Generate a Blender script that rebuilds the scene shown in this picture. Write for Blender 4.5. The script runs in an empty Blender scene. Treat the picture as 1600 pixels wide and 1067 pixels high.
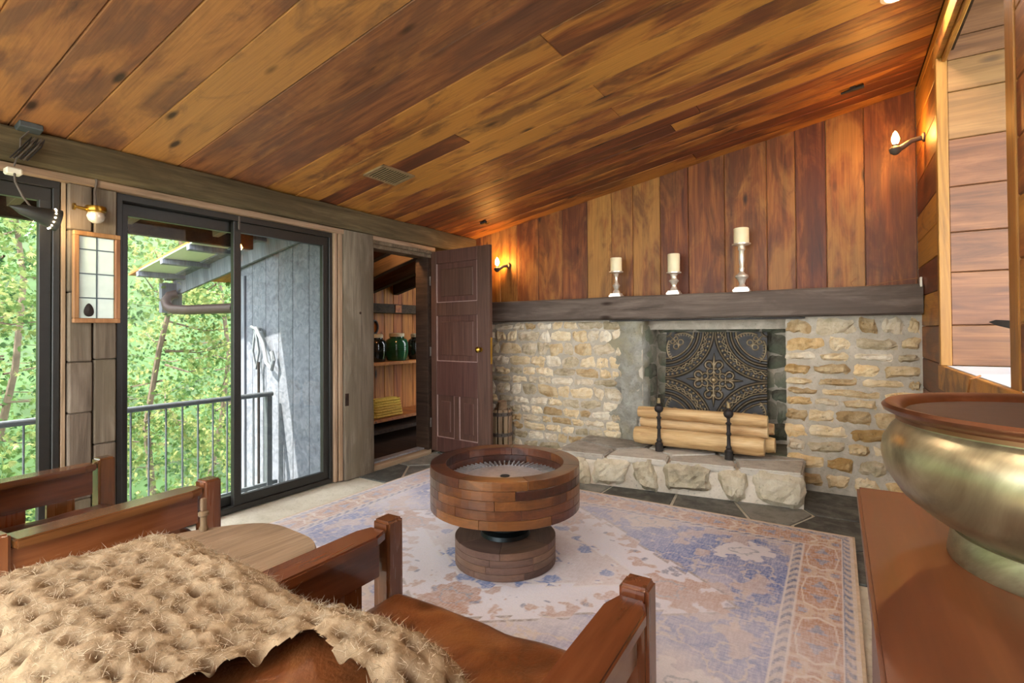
import bpy, bmesh, math, random
import numpy as np
from mathutils import Vector, Matrix, noise

random.seed(7)
rng = np.random.default_rng(7)
S = bpy.context.scene
COL = S.collection
V = Vector

# ------------------------------------------------------------------ camera
FPX, PITCH, YAW, ROLL, CAMH = 800.0, math.radians(0.7), math.radians(32.4), math.radians(-0.4), 1.2
PX, PY = 800.0, 507.0
_fh = V((-math.sin(YAW), math.cos(YAW), 0)); _r = V((math.cos(YAW), math.sin(YAW), 0))
CF = _fh * math.cos(PITCH) + V((0, 0, math.sin(PITCH))); _u = _r.cross(CF)
CR = _r * math.cos(ROLL) + _u * math.sin(ROLL); CU = _u * math.cos(ROLL) - _r * math.sin(ROLL)
CAM = V((0, 0, CAMH))
cam = bpy.data.cameras.new('camera'); cam_o = bpy.data.objects.new('camera', cam); COL.objects.link(cam_o)
cam.sensor_width = 36; cam.lens = FPX * 36 / 1600; cam.shift_y = -(533.5 - PY) / 1600; cam.clip_start = 0.02; cam.clip_end = 300
m = Matrix((CR, CU, -CF)).transposed().to_4x4(); m.translation = CAM; cam_o.matrix_world = m
S.camera = cam_o


def ray(x, y): return CF + CR * ((x - PX) / FPX) - CU * ((y - PY) / FPX)
def atX(x, y, X): d = ray(x, y); return CAM + d * ((X - CAM.x) / d.x)
def atY(x, y, Y): d = ray(x, y); return CAM + d * ((Y - CAM.y) / d.y)
def atZ(x, y, Z): d = ray(x, y); return CAM + d * ((Z - CAM.z) / d.z)


# ------------------------------------------------------------------ light
S.view_settings.view_transform = 'Standard'; S.view_settings.look = 'None'
S.view_settings.exposure = 1.5; S.view_settings.gamma = 1; S.view_settings.use_curve_mapping = False
S.cycles.use_denoising = True
S.cycles.max_bounces = 10; S.cycles.diffuse_bounces = 6; S.cycles.transparent_max_bounces = 12
S.cycles.sample_clamp_indirect = 6
w = bpy.data.worlds.new('sky'); S.world = w; w.use_nodes = True
bg = w.node_tree.nodes['Background']; bg.inputs[0].default_value = (0.93, 0.97, 1.0, 1); bg.inputs[1].default_value = 3.4
sun = bpy.data.lights.new('sun', 'SUN'); sun.energy = 7.5; sun.color = (1, .93, .82); sun.angle = math.radians(.6)
so = bpy.data.objects.new('sun', sun); COL.objects.link(so)
so.rotation_euler = V((-.20, -.55, 1.0)).to_track_quat('Z', 'Y').to_euler()


# ------------------------------------------------------------------ materials
def lin(h):
    if isinstance(h, str):
        h = h.lstrip('#'); c = [int(h[i:i + 2], 16) / 255 for i in (0, 2, 4)]
    else: c = h
    return tuple(((x / 12.92) if x <= .04045 else ((x + .055) / 1.055) ** 2.4) for x in c) + (1,)


class N:
    def __init__(s, name):
        s.m = bpy.data.materials.new(name); s.m.use_nodes = True; s.t = s.m.node_tree; s.b = s.t.nodes['Principled BSDF']
    def n(s, typ, **kw):
        o = s.t.nodes.new(typ)
        for k, v in kw.items(): setattr(o, k, v)
        return o
    def l(s, a, b): s.t.links.new(a, b)
    def val(s, sock, v):
        if isinstance(v, bpy.types.NodeSocket): s.l(v, sock)
        else: sock.default_value = v
    def math(s, op, a, b=0.0):
        o = s.n('ShaderNodeMath', operation=op); s.val(o.inputs[0], a); s.val(o.inputs[1], b); return o.outputs[0]
    def mix(s, f, a, b, blend='MIX'):
        o = s.n('ShaderNodeMix', data_type='RGBA', blend_type=blend); s.val(o.inputs[0], f); s.val(o.inputs[6], a); s.val(o.inputs[7], b); return o.outputs[2]
    def ramp(s, f, stops):
        o = s.n('ShaderNodeValToRGB'); e = o.color_ramp.elements
        while len(e) < len(stops): e.new(.5)
        for x, (p, c) in zip(e, stops): x.position = p; x.color = c if len(c) == 4 else tuple(c) + (1,)
        s.l(f, o.inputs[0]); return o.outputs[0]
    def coords(s, scale=(1, 1, 1), rnd=True):
        tc = s.n('ShaderNodeTexCoord'); v = tc.outputs['Object']
        if rnd:
            oi = s.n('ShaderNodeObjectInfo'); a = s.n('ShaderNodeVectorMath', operation='MULTIPLY_ADD')
            cmb = s.n('ShaderNodeCombineXYZ')
            for i in range(3): s.l(oi.outputs['Random'], cmb.inputs[i])
            s.l(cmb.outputs[0], a.inputs[0]); a.inputs[1].default_value = (37, 53, 71); s.l(v, a.inputs[2]); v = a.outputs[0]
        mp = s.n('ShaderNodeMapping'); s.l(v, mp.inputs[0]); mp.inputs['Scale'].default_value = scale
        return mp.outputs[0]
    def noise(s, vec, scale, detail=4, rough=.55, dist=0):
        o = s.n('ShaderNodeTexNoise'); s.l(vec, o.inputs['Vector'])
        o.inputs['Scale'].default_value = scale; o.inputs['Detail'].default_value = detail
        o.inputs['Roughness'].default_value = rough; o.inputs['Distortion'].default_value = dist
        return o.outputs[0]
    def rand(s): return s.n('ShaderNodeObjectInfo').outputs['Random']
    def bump(s, h, strength=.3, dist=.01):
        o = s.n('ShaderNodeBump'); o.inputs['Strength'].default_value = strength; o.inputs['Distance'].default_value = dist
        s.l(h, o.inputs['Height']); s.l(o.outputs[0], s.b.inputs['Normal']); return o
    def out(s, col=None, rough=.6, metal=0, spec=.5, coat=0):
        if col is not None: s.val(s.b.inputs['Base Color'], col)
        s.val(s.b.inputs['Roughness'], rough); s.b.inputs['Metallic'].default_value = metal
        s.b.inputs['Specular IOR Level'].default_value = spec; s.b.inputs['Coat Weight'].default_value = coat
        s.b.inputs['Coat Roughness'].default_value = .15
        return s.m


def grey(v): return (v, v, v, 1)


def wood(name, dark, mid, light, patch=None, axis='X', rough=.5, spec=.4, knots=True, var=.35, across=7, patch_amt=.8, coat=0, bump=.25, blotch=None, fmix=.55, dist=1.2, det=8):
    k = N(name); ax = 'XYZ'.index(axis)
    def sc(al, ac): v = [ac] * 3; v[ax] = al; return tuple(v)
    g = k.noise(k.coords(sc(.55, across)), 2.2, det, .62, dist)
    fine = k.noise(k.coords(sc(1.5, 60)), 2.0, 3, .6)
    col = k.ramp(g, [(.30, lin(dark)), (.50, lin(mid)), (.68, lin(light))])
    if patch:
        p = k.noise(k.coords(sc(1.1, 3.2)), 1.6, 5, .6, .6)
        shift = k.math('MULTIPLY', k.math('SUBTRACT', k.rand(), .5), .30)
        pf = k.ramp(k.math('ADD', p, shift), [(.44, (0, 0, 0)), (.58, grey(patch_amt))])
        pc = k.mix(fine, lin(patch), k.mix(.35, lin(patch), lin(dark)))
        col = k.mix(pf, col, pc)
    if blotch:
        q = k.noise(k.coords(sc(.75, 2.6)), 2.0, 6, .62, .8)
        col = k.mix(k.ramp(k.math('ADD', q, k.math('MULTIPLY', k.math('SUBTRACT', .5, k.rand()), .12)), [(.50, grey(0)), (.60, grey(.72))]), col, k.mix(fine, lin(blotch), k.mix(.4, lin(blotch), lin(mid))))
    col = k.mix(k.ramp(fine, [(.35, grey(fmix)), (.6, grey(0))]), col, k.mix(.55, col, lin(dark)))
    if knots:
        vn = k.n('ShaderNodeTexVoronoi'); k.l(k.coords(sc(1.4, 4.2)), vn.inputs['Vector']); vn.inputs['Scale'].default_value = 1.15
        kf = k.ramp(vn.outputs['Distance'], [(.05, grey(.9)), (.12, grey(0))])
        col = k.mix(kf, col, lin('2a1a12'))
    v = k.math('ADD', 1 - var / 2, k.math('MULTIPLY', k.rand(), var))
    hs = k.n('ShaderNodeHueSaturation'); k.l(v, hs.inputs['Value']); k.l(col, hs.inputs['Color'])
    k.val(hs.inputs['Hue'], k.math('ADD', .492, k.math('MULTIPLY', k.rand(), .018)))
    k.bump(k.math('ADD', g, k.math('MULTIPLY', fine, .5)), bump, .004)
    r = k.math('ADD', rough - .08, k.math('MULTIPLY', g, .2))
    return k.out(hs.outputs[0], r, 0, spec, coat)


def plain(name, col, rough=.5, metal=0, spec=.5, n=.12, scale=30, bump=.1, coat=0):
    k = N(name); c = k.noise(k.coords((1, 1, 1)), scale, 4)
    base = lin(col); d = tuple(x * (1 - 2 * n) for x in base[:3]) + (1,)
    k.bump(c, bump, .004)
    return k.out(k.ramp(c, [(.3, d), (.7, base)]), rough, metal, spec, coat)


def stone(name, a, b, c, pits=True, bump=.8, moss=None):
    k = N(name)
    n1 = k.noise(k.coords((1, 1, 1)), 9, 6, .65, .4); n2 = k.noise(k.coords((1, 1, 1)), 55, 4, .6)
    col = k.ramp(k.math('ADD', n1, k.math('MULTIPLY', k.math('SUBTRACT', k.rand(), .5), .35)), [(.30, lin(a)), (.5, lin(b)), (.72, lin(c))])
    if moss: col = k.mix(k.ramp(k.noise(k.coords((1, 1, 1), False), 3.1, 4), [(.45, grey(0)), (.6, grey(.8))]), col, lin(moss))
    col = k.mix(k.ramp(n2, [(.28, grey(.6)), (.42, grey(0))]), col, k.mix(.6, col, lin('3a2e22')))
    v = k.math('ADD', .82, k.math('MULTIPLY', k.rand(), .3))
    hs = k.n('ShaderNodeHueSaturation'); k.l(v, hs.inputs['Value']); k.l(col, hs.inputs['Color'])
    k.bump(k.math('ADD', n1, k.math('MULTIPLY', n2, .6)), bump, .012)
    return k.out(hs.outputs[0], .9, 0, .2)


def emis(name, col, strength):
    k = N(name); k.b.inputs['Base Color'].default_value = lin(col); k.b.inputs['Emission Color'].default_value = lin(col)
    k.b.inputs['Emission Strength'].default_value = strength; return k.m


def glass(name, tint=(1, 1, 1), ior=1.45, haze=0.0):
    k = N(name); t = k.n('ShaderNodeBsdfTransparent'); t.inputs[0].default_value = tuple(tint) + (1,)
    g = k.n('ShaderNodeBsdfGlossy'); g.inputs['Roughness'].default_value = .01
    lw = k.n('ShaderNodeLayerWeight'); lw.inputs[0].default_value = .5
    f = k.math('ADD', .03, k.math('MULTIPLY', k.math('POWER', lw.outputs['Facing'], 5.0), .6))
    mx = k.n('ShaderNodeMixShader'); k.l(f, mx.inputs[0]); k.l(t.outputs[0], mx.inputs[1]); k.l(g.outputs[0], mx.inputs[2])
    k.l(mx.outputs[0], k.t.nodes['Material Output'].inputs[0]); return k.m


M = {}
M['ceil'] = wood('ceiling_boards', '523429', '94603e', 'b0764a', 'c98a50', rough=.52, spec=.45, var=.3, across=5, blotch='6a4a3c')
M['ceil_far'] = wood('ceiling_boards_dark', '482a21', '854c2e', 'b06c3c', 'd69248', rough=.52, spec=.45, var=.4, across=6, blotch='54372c')
M['wallp'] = wood('wall_boards', '4c2b1b', '844c28', 'a86c36', 'c28c48', rough=.5, spec=.35, var=.5, across=6, patch_amt=.55, blotch='54301f')
M['rwall'] = wood('right_wall_boards', '4a2716', '844821', 'a6652c', 'c48638', rough=.45, spec=.4, var=.45, across=4, blotch='4a2a1a')
M['niche'] = wood('alcove_boards', '583a26', '7c5334', '946844', '966a3c', rough=.45, spec=.4, var=.25, across=5, patch_amt=.4)
M['pantryw'] = wood('pantry_boards', '6a3818', '9a5a2a', 'b47434', None, rough=.6, var=.3)
M['grey_t'] = wood('weathered_timber', '4e4334', '776853', '8d7e66', '6b604c', rough=.8, spec=.2, var=.15, across=6, bump=.5)
M['grey_tz'] = wood('weathered_timber_upright', '51473b', '766a5b', '8b7f6f', '6b604f', axis='Z', rough=.8, spec=.2, var=.15, across=6, knots=False, bump=.6)
M['beam'] = wood('beam_timber', '453b2a', '665a42', '7a6c50', '584d38', axis='Y', rough=.8, spec=.2, across=7, knots=False, bump=.5)
M['trim'] = wood('pale_trim', '7c654e', 'a3886e', 'b69c82', None, axis='Y', rough=.6, knots=False, var=.1)
M['trimz'] = wood('pale_trim_upright', '7c654e', 'a3886e', 'b69c82', None, axis='Z', rough=.6, knots=False, var=.1)
M['honey'] = wood('honey_trim', '6e4318', '96622a', 'a87438', None, axis='Z', rough=.45, knots=False, var=.1)
M['mantel'] = wood('mantel_timber', '453b34', '6b5e54', '7f7166', '5c5048', rough=.75, spec=.2, across=5, bump=.5)
M['siding'] = wood('grey_siding', '565b63', '70757d', '82878f', None, axis='Z', rough=.85, spec=.2, knots=False, var=.15)
M['dark_t'] = wood('dark_timber', '221914', '3a2b21', '4a382a', None, rough=.7, spec=.2, knots=False, var=.3)
M['chair'] = wood('mission_oak', '4e2a15', '6c3e20', '7f4e2b', None, axis='Y', rough=.22, spec=.5, knots=False, var=.1, across=6, coat=.5, bump=.0, fmix=.0, dist=.1, det=4)
M['chairz'] = wood('mission_oak_upright', '4a2815', '683b1f', '7a4928', None, axis='Z', rough=.25, spec=.5, knots=False, var=.1, across=6, coat=.5, bump=.0, fmix=.0, dist=.1, det=4)
M['cab'] = wood('cabinet_oak', '4a2712', '5f3417', '70421f', None, axis='Y', rough=.42, spec=.5, knots=False, var=0, across=6, coat=.08, bump=.0, fmix=.25, dist=.1, det=4)
M['tblock'] = wood('table_blocks', '2c1812', '4f2a1b', '6b3c25', 'a8662a', rough=.3, spec=.5, knots=False, var=.6, across=3, patch_amt=.3, coat=.35, blotch='2a1711')
M['tbase'] = wood('table_base_blocks', '44332b', '6b5144', '7c6253', '8a5e42', rough=.55, knots=False, var=.25, across=3, patch_amt=.4)
M['stump'] = wood('stump_top', '6b5542', '93785e', 'a88e74', None, axis='Y', rough=.7, knots=False, var=.05, across=4, bump=.5)
M['bark'] = wood('bark', '4a392b', '6e5640', '846a50', None, axis='Z', rough=.9, knots=False, var=.1, bump=.8)
M['door'] = wood('brown_door', '432b24', '553930', '63453a', None, axis='Z', rough=.45, knots=False, var=.0, across=14, bump=.12)
M['door_edge'] = plain('door_pale_edge', 'a0877e', .6)
M['log'] = wood('peeled_log', 'a07848', 'd8b680', 'e9d0a0', None, rough=.6, knots=True, var=.12, across=5, bump=.2)
M['logend'] = plain('log_end', 'e6ca98', .8)
M['stone'] = stone('limestone', 'b3956a', 'd3bb92', 'e0d0b0')
M['stone2'] = stone('ochre_limestone', 'b08c58', 'd6b684', 'e4cda2')
M['stone_l'] = stone('pale_limestone', 'ac9c7c', 'cebda0', 'dfd5c0')
M['soot'] = stone('soot_stone', '5e594d', '857f6e', '9c9583', moss='747a66')
M['hearth'] = stone('hearth_stone', 'a39881', 'c4b89e', 'd7ceb8')
M['hearth_t'] = stone('hearth_cap', '989287', 'b5aea2', 'c6c0b4', bump=.5)
M['mortar'] = stone('mortar', 'bfb4a2', 'd6cbb8', 'e2d8c8', bump=.4)
M['plaster'] = stone('rough_plaster', '98958a', 'b4b1a6', 'c6c3b8', bump=1.0, moss='a39a7c')
M['slate'] = stone('slate', '565651', '72716a', '88867e', bump=.35)
M['grout'] = stone('concrete', 'a39c8a', 'bcb5a2', 'c8c2b2', bump=.25)
M['black'] = plain('bronze_frame', '2b2a27', .4, .2)
M['iron'] = plain('wrought_iron', '3c3735', .6, .6, bump=.4)
M['ironlight'] = plain('worn_iron', '6e645c', .6, .5, bump=.4)
M['brass'] = plain('brass', 'b8923f', .3, 1, n=.1)
M['tip'] = plain('dull_brass', 'a38f66', .6, .3)
M['silver'] = plain('mercury_silver', 'efe6d6', .25, .55, n=.08, scale=60)
M['wax'] = plain('candle_wax', 'efe3bb', .5, n=.03)
M['white'] = plain('white_plastic', 'e8e2cf', .4, n=.02)
M['quilt'] = plain('white_ledge', 'd9dade', .7, n=.08, scale=4)
M['vent'] = plain('vent_metal', 'a58c6c', .4, .3)
M['hollow_dark'] = plain('hollow_black', '16120f', .9)  # black that stands in for shade inside hollows
M['crock_g'] = plain('green_glaze', '27563a', .12, 0, .6, n=.25, scale=8)
M['crock_d'] = plain('dark_glaze', '1c2220', .12, 0, .6, n=.2, scale=8)
M['lid'] = plain('crock_lid', 'b9a98c', .5)
M['straw'] = wood('straw', '9c7a2c', 'd0ac48', 'e0c263', None, rough=.8, knots=False, var=.2, across=30)
M['railm'] = plain('rail_steel', '5d6468', .5, .3)
M['panelm'] = plain('roof_panel', 'c4cdae', .6, n=.05)
M['down'] = plain('downspout', '4a3b38', .5, .2)
M['hose'] = plain('hose_grey', '8d9499', .5)
M['glass'] = glass('window_glass')
M['pane_m'] = plain('leaded_glass', 'b9cbb8', .12, 0, .6, n=.06, scale=12)
M['lead'] = plain('lead_came', '5f6f74', .5, .4)
M['mirframe'] = wood('mirror_frame', '7a5232', 'a3754c', 'b98b60', None, axis='Z', rough=.5, knots=False, var=.1)
M['bulb'] = emis('warm_bulb', 'ffb45a', 130)
M['bulb_w'] = emis('lamp_bulb', 'ffe0b0', 60)
M['bulb_p'] = emis('pantry_bulb', 'ffc680', 170)
M['downl'] = emis('downlight', 'fff0de', 105)
M['foot'] = plain('steel_hub', '2d3436', .3, .7)
M['plate'] = plain('hub_plate', 'b0b0b4', .4, .4, n=.15)
M['leaf'] = None

k = N('leather'); n1 = k.noise(k.coords((1, 1, 1)), 7, 6, .6, .8); n2 = k.noise(k.coords((1, 1, 1)), 140, 3)
cr = k.n('ShaderNodeTexVoronoi', feature='DISTANCE_TO_EDGE'); k.l(k.coords((1, 1, 1)), cr.inputs['Vector']); cr.inputs['Scale'].default_value = 14
k.bump(k.math('ADD', k.math('ADD', n1, k.math('MULTIPLY', n2, .25)), k.math('MULTIPLY', k.math('MINIMUM', cr.outputs[0], .05), .9)), .35, .012)
M['leather'] = k.out(k.ramp(n1, [(.3, lin('44240f')), (.5, lin('6c3c1d')), (.72, lin('87552f'))]), .34, 0, .5)

k = N('old_brass_bowl'); n1 = k.noise(k.coords((1, 1, 1)), 6, 7, .65, 1.0); n2 = k.noise(k.coords((1, 1, 3)), 2.4, 3, .5, .3)
c = k.ramp(n1, [(.32, lin('6e6550')), (.5, lin('a39a7c')), (.68, lin('c9c09c'))])
M['bowl'] = k.out(k.mix(k.ramp(n2, [(.5, grey(0)), (.66, grey(.55))]), c, lin('a9835f')), k.math('ADD', .22, k.math('MULTIPLY', n1, .25)), .85)
k = N('copper_rim'); n1 = k.noise(k.coords((1, 1, 1)), 8, 5)
M['copper'] = k.out(k.ramp(n1, [(.3, lin('6b4430')), (.7, lin('a9785a'))]), .3, .9)
M['bowlin'] = plain('bowl_inside', '3a2016', .6, .3)

k = N('wool_throw'); n1 = k.noise(k.coords((1, 1, 1)), 60, 5); n2 = k.noise(k.coords((1, 1, 1)), 11, 3)
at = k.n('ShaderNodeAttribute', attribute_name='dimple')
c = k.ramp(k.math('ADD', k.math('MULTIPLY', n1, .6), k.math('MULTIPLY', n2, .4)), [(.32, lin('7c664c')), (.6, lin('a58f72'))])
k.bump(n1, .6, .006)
M['wool'] = k.out(k.mix(at.outputs['Fac'], c, lin('533c28')), .95, 0, .1)  # dimple mask also darkens the colour, painting shade into the hollows
M['fuzz'] = plain('wool_fibre', 'b9a88d', .9, n=.15, scale=9, spec=.1)

k = N('rug_pile'); at = k.n('ShaderNodeAttribute', attribute_name='pattern')
fn = k.noise(k.coords((1, 1, 1)), 160, 2, .6); f2 = k.noise(k.coords((2.4, .5, 1)), 46, 3, .7); f3 = k.noise(k.coords((.5, 2.4, 1)), 46, 3, .7)
wear = k.ramp(k.math('MULTIPLY', k.math('ADD', f2, f3), .5), [(.42, grey(.05)), (.62, grey(.6))])
k.bump(fn, .35, .004)
M['rug'] = k.out(k.mix(wear, at.outputs['Color'], lin('e2dde2')), .95, 0, .1)
M['rugedge'] = plain('rug_binding', 'd8c3a8', .9)

k = N('pewter_tile'); at = k.n('ShaderNodeAttribute', attribute_name='wear')
n1 = k.noise(k.coords((1, 1, 1)), 12, 4)
c = k.ramp(n1, [(.3, lin('1c1a19')), (.7, lin('322f2d'))])
M['tile'] = k.out(k.mix(at.outputs['Fac'], c, lin('c4ae8a')), .42, .6)

k = N('cedar_foliage'); at = k.n('ShaderNodeAttribute', attribute_name='tone')
c = k.ramp(at.outputs['Fac'], [(0, lin('2f4a33')), (.5, lin('5c7842')), (1, lin('a9ac72'))])
d = k.n('ShaderNodeBsdfDiffuse'); t = k.n('ShaderNodeBsdfTranslucent'); k.l(c, d.inputs[0]); k.l(c, t.inputs[0])
mx = k.n('ShaderNodeMixShader'); mx.inputs[0].default_value = .4; k.l(d.outputs[0], mx.inputs[1]); k.l(t.outputs[0], mx.inputs[2])
k.l(mx.outputs[0], k.t.nodes['Material Output'].inputs[0]); M['leaf'] = k.m
M['trunk'] = plain('cedar_trunk', '6b5d4d', .9, n=.25, scale=6, bump=.6)
M['hill'] = plain('wooded_hill', '3c5a2c', .95, n=.35, scale=1.3, bump=1)
M['ground'] = plain('forest_floor', '5b6b3c', .95, n=.25, scale=2)


# ------------------------------------------------------------------ geometry helpers
class G:
    def __init__(s): s.v = []; s.f = []
    def add(s, vs, fs):
        o = len(s.v); s.v += [tuple(x) for x in vs]; s.f += [tuple(i + o for i in f) for f in fs]; return s
    def box(s, c, size, rot=None):
        x, y, z = (a / 2 for a in size); R = rot or Matrix.Identity(3); c = V(c)
        vs = [c + R @ V((sx * x, sy * y, sz * z)) for sx in (-1, 1) for sy in (-1, 1) for sz in (-1, 1)]
        return s.add(vs, [(0, 1, 3, 2), (4, 6, 7, 5), (0, 4, 5, 1), (2, 3, 7, 6), (0, 2, 6, 4), (1, 5, 7, 3)])
    def span(s, a, b): return s.box([(p + q) / 2 for p, q in zip(a, b)], [abs(q - p) for p, q in zip(a, b)])
    def tube(s, path, r, n=8, cap=True):
        path = [V(p) for p in path]; rs = r if isinstance(r, (list, tuple)) else [r] * len(path)
        vs = []; up = None
        for i, p in enumerate(path):
            t = (path[min(i + 1, len(path) - 1)] - path[max(i - 1, 0)]).normalized()
            if up is None: up = t.orthogonal().normalized()
            up = (up - t * up.dot(t)); up = up.normalized() if up.length > 1e-6 else t.orthogonal().normalized()
            b = t.cross(up)
            vs += [p + (up * math.cos(2 * math.pi * j / n) + b * math.sin(2 * math.pi * j / n)) * rs[i] for j in range(n)]
        fs = [(i * n + j, i * n + (j + 1) % n, (i + 1) * n + (j + 1) % n, (i + 1) * n + j) for i in range(len(path) - 1) for j in range(n)]
        if cap: fs += [tuple(range(n))[::-1], tuple((len(path) - 1) * n + j for j in range(n))]
        return s.add(vs, fs)
    def lathe(s, prof, c=(0, 0, 0), n=32, axis=None, sq=False):
        c = V(c); q = V((0, 0, 1)).rotation_difference(V(axis)).to_matrix() if axis is not None else Matrix.Identity(3)
        vs = []; fs = []
        for r, z in prof:
            for j in range(n):
                a = 2 * math.pi * j / n; vs.append(c + q @ V((r * math.cos(a), r * math.sin(a), z)))
        for i in range(len(prof) - 1):
            for j in range(n): fs.append((i * n + j, i * n + (j + 1) % n, (i + 1) * n + (j + 1) % n, (i + 1) * n + j))
        if prof[0][0] > 0: fs.append(tuple(range(n))[::-1])
        if prof[-1][0] > 0: fs.append(tuple((len(prof) - 1) * n + j for j in range(n)))
        return s.add(vs, fs)
    def arcseg(s, c, r0, r1, z0, z1, a0, a1, n=7):
        vs = []
        for i in range(n + 1):
            a = a0 + (a1 - a0) * i / n; ca, sa = math.cos(a), math.sin(a)
            vs += [(c[0] + r * ca, c[1] + r * sa, z) for r, z in ((r0, z0), (r1, z0), (r1, z1), (r0, z1))]
        fs = [tuple(4 * i + k_ for k_ in (j, (j + 1) % 4)) + tuple(4 * (i + 1) + k_ for k_ in ((j + 1) % 4, j)) for i in range(n) for j in range(4)]
        fs += [(3, 2, 1, 0), tuple(4 * n + j for j in range(4))]
        return s.add(vs, fs)
    def prism(s, poly, z0, z1):
        n = len(poly); vs = [(x, y, z0) for x, y in poly] + [(x, y, z1) for x, y in poly]
        return s.add(vs, [tuple(range(n))[::-1], tuple(range(n, 2 * n))] + [(i, (i + 1) % n, n + (i + 1) % n, n + i) for i in range(n)])
    def build(s, name, mat, parent=None, smooth=False, bevel=0, seg=1, loc=None, mw=None, **tags):
        me = bpy.data.meshes.new(name)
        vs = s.v
        if loc is not None: vs = [(x - loc[0], y - loc[1], z - loc[2]) for x, y, z in vs]
        me.from_pydata(vs, [], s.f)
        bm = bmesh.new(); bm.from_mesh(me)
        bmesh.ops.recalc_face_normals(bm, faces=bm.faces)
        if bevel:
            es = [e for e in bm.edges if len(e.link_faces) == 2 and e.calc_face_angle(0) > .6]
            bmesh.ops.bevel(bm, geom=es, offset=bevel, segments=seg, affect='EDGES', clamp_overlap=True)
        if smooth:
            for f in bm.faces: f.smooth = True
            for e in bm.edges:
                if len(e.link_faces) == 2 and e.calc_face_angle(0) > .7: e.smooth = False
        bm.to_mesh(me); bm.free()
        return link(name, me, mat, parent, loc, mw, **tags)


def link(name, me, mat, parent=None, loc=None, mw=None, **tags):
    o = bpy.data.objects.new(name, me); COL.objects.link(o)
    if mat is not None: me.materials.append(M[mat] if isinstance(mat, str) else mat)
    if loc is not None: o.location = loc
    if mw is not None: o.matrix_world = mw
    if parent is not None:
        o.parent = parent
        pw = parent.matrix_basis if parent.parent is None else parent.parent.matrix_basis @ parent.matrix_parent_inverse @ parent.matrix_basis
        o.matrix_parent_inverse = pw.inverted()
    for kk, vv in tags.items(): o[kk] = vv
    return o


def empty(name, loc, label=None, category=None, **tags):
    o = bpy.data.objects.new(name, None); COL.objects.link(o); o.location = loc; o.empty_display_size = .05
    if label: o['label'] = label
    if category: o['category'] = category
    for kk, vv in tags.items(): o[kk] = vv
    return o


ST = dict(kind='structure')
def B(a, b): return G().span(a, b)


def plank(name, parent, L, W, T, mw, mat, ch=.004):
    return G().box((0, 0, 0), (L, W, T)).build(name, mat, parent, bevel=ch, mw=mw)


def frame(o, x, y, z):
    mm = Matrix((V(x).normalized(), V(y).normalized(), V(z).normalized())).transposed().to_4x4(); mm.translation = V(o); return mm


# ------------------------------------------------------------------ room dimensions
XL, XR, YW, YS, YB = -3.43, 0.485, 4.56, 4.40, -1.15
SL = .1727
def cz(x): return 2.2 + SL * (x - XL)

# ------------------------------------------------------------------ floor
floor = B((XL - .1, YB, -.2), (XR + .02, 4.9, -.012)).build('floor', 'grout', **ST)
# slate flags: cells of a jittered grid, clipped by half planes
def voronoi(pts, rect, gap):
    out = []
    for i, p in enumerate(pts):
        poly = [V((rect[0], rect[1])), V((rect[2], rect[1])), V((rect[2], rect[3])), V((rect[0], rect[3]))]
        for j, q in enumerate(pts):
            if i == j: continue
            d = (q - p); mid = (p + q) / 2 - d.normalized() * gap
            new = []
            for a, b in zip(poly, poly[1:] + poly[:1]):
                da, db = (a - mid).dot(d), (b - mid).dot(d)
                if da <= 0: new.append(a)
                if da * db < 0: new.append(a + (b - a) * (da / (da - db)))
            poly = new
            if len(poly) < 3: break
        if len(poly) >= 3: out.append(poly)
    return out
pts = [V((-3.30, 3.15)), V((-3.02, 3.35)), V((-3.25, 3.62)), V((-2.78, 3.72)), V((-3.15, 4.1)), V((-2.55, 4.12)), V((-2.2, 3.72)), V((-2.0, 4.2)),
       V((-1.72, 3.62)), V((-1.25, 3.60)), V((-.72, 3.66)), V((-.40, 3.80)), V((.02, 3.62)), V((.32, 3.66)), V((.0, 4.05)), V((.34, 4.1)),
       V((-2.62, 3.25)), V((-1.9, 3.3)), V((-1.1, 3.25)), V((-.3, 3.3)), V((.35, 3.2))]
for poly in voronoi(pts, (XL + .06, 2.92, XR, 4.42), .011):
    c = sum(poly, V((0, 0))) / len(poly)
    G().prism([(p.x, p.y) for p in poly], -.012, 0).build('slate_flag', 'slate', floor, bevel=.003, loc=(c.x, c.y, 0))

# ------------------------------------------------------------------ ceiling
cg = G().add([(XL - .1, YB, cz(XL - .1) + .03), (XR + .02, YB, cz(XR + .02) + .03), (XR + .02, 4.8, cz(XR + .02) + .03), (XL - .1, 4.8, cz(XL - .1) + .03),
              (XL - .1, YB, cz(XL - .1) + .2), (XR + .02, YB, cz(XR + .02) + .2), (XR + .02, 4.8, cz(XR + .02) + .2), (XL - .1, 4.8, cz(XL - .1) + .2)],
             [(0, 1, 2, 3), (7, 6, 5, 4), (0, 4, 5, 1), (1, 5, 6, 2), (2, 6, 7, 3), (3, 7, 4, 0)])
ceiling = cg.build('ceiling', 'dark_t', **ST)
ca = math.atan(SL); cxa = V((math.cos(ca), 0, math.sin(ca))); cya = V((0, 1, 0)); cza = cxa.cross(cya)
seams = [-1.15, -.83, -.55, -.27, 0, .28, .56, .78, .997, 1.232, 1.53, 1.846, 2.10, 2.33, 2.53, 2.70, 2.87, 3.03, 3.19, 3.33, 3.46, 3.60, 3.74, 3.87, 4.02, 4.15, 4.29, 4.43, 4.57]
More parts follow.
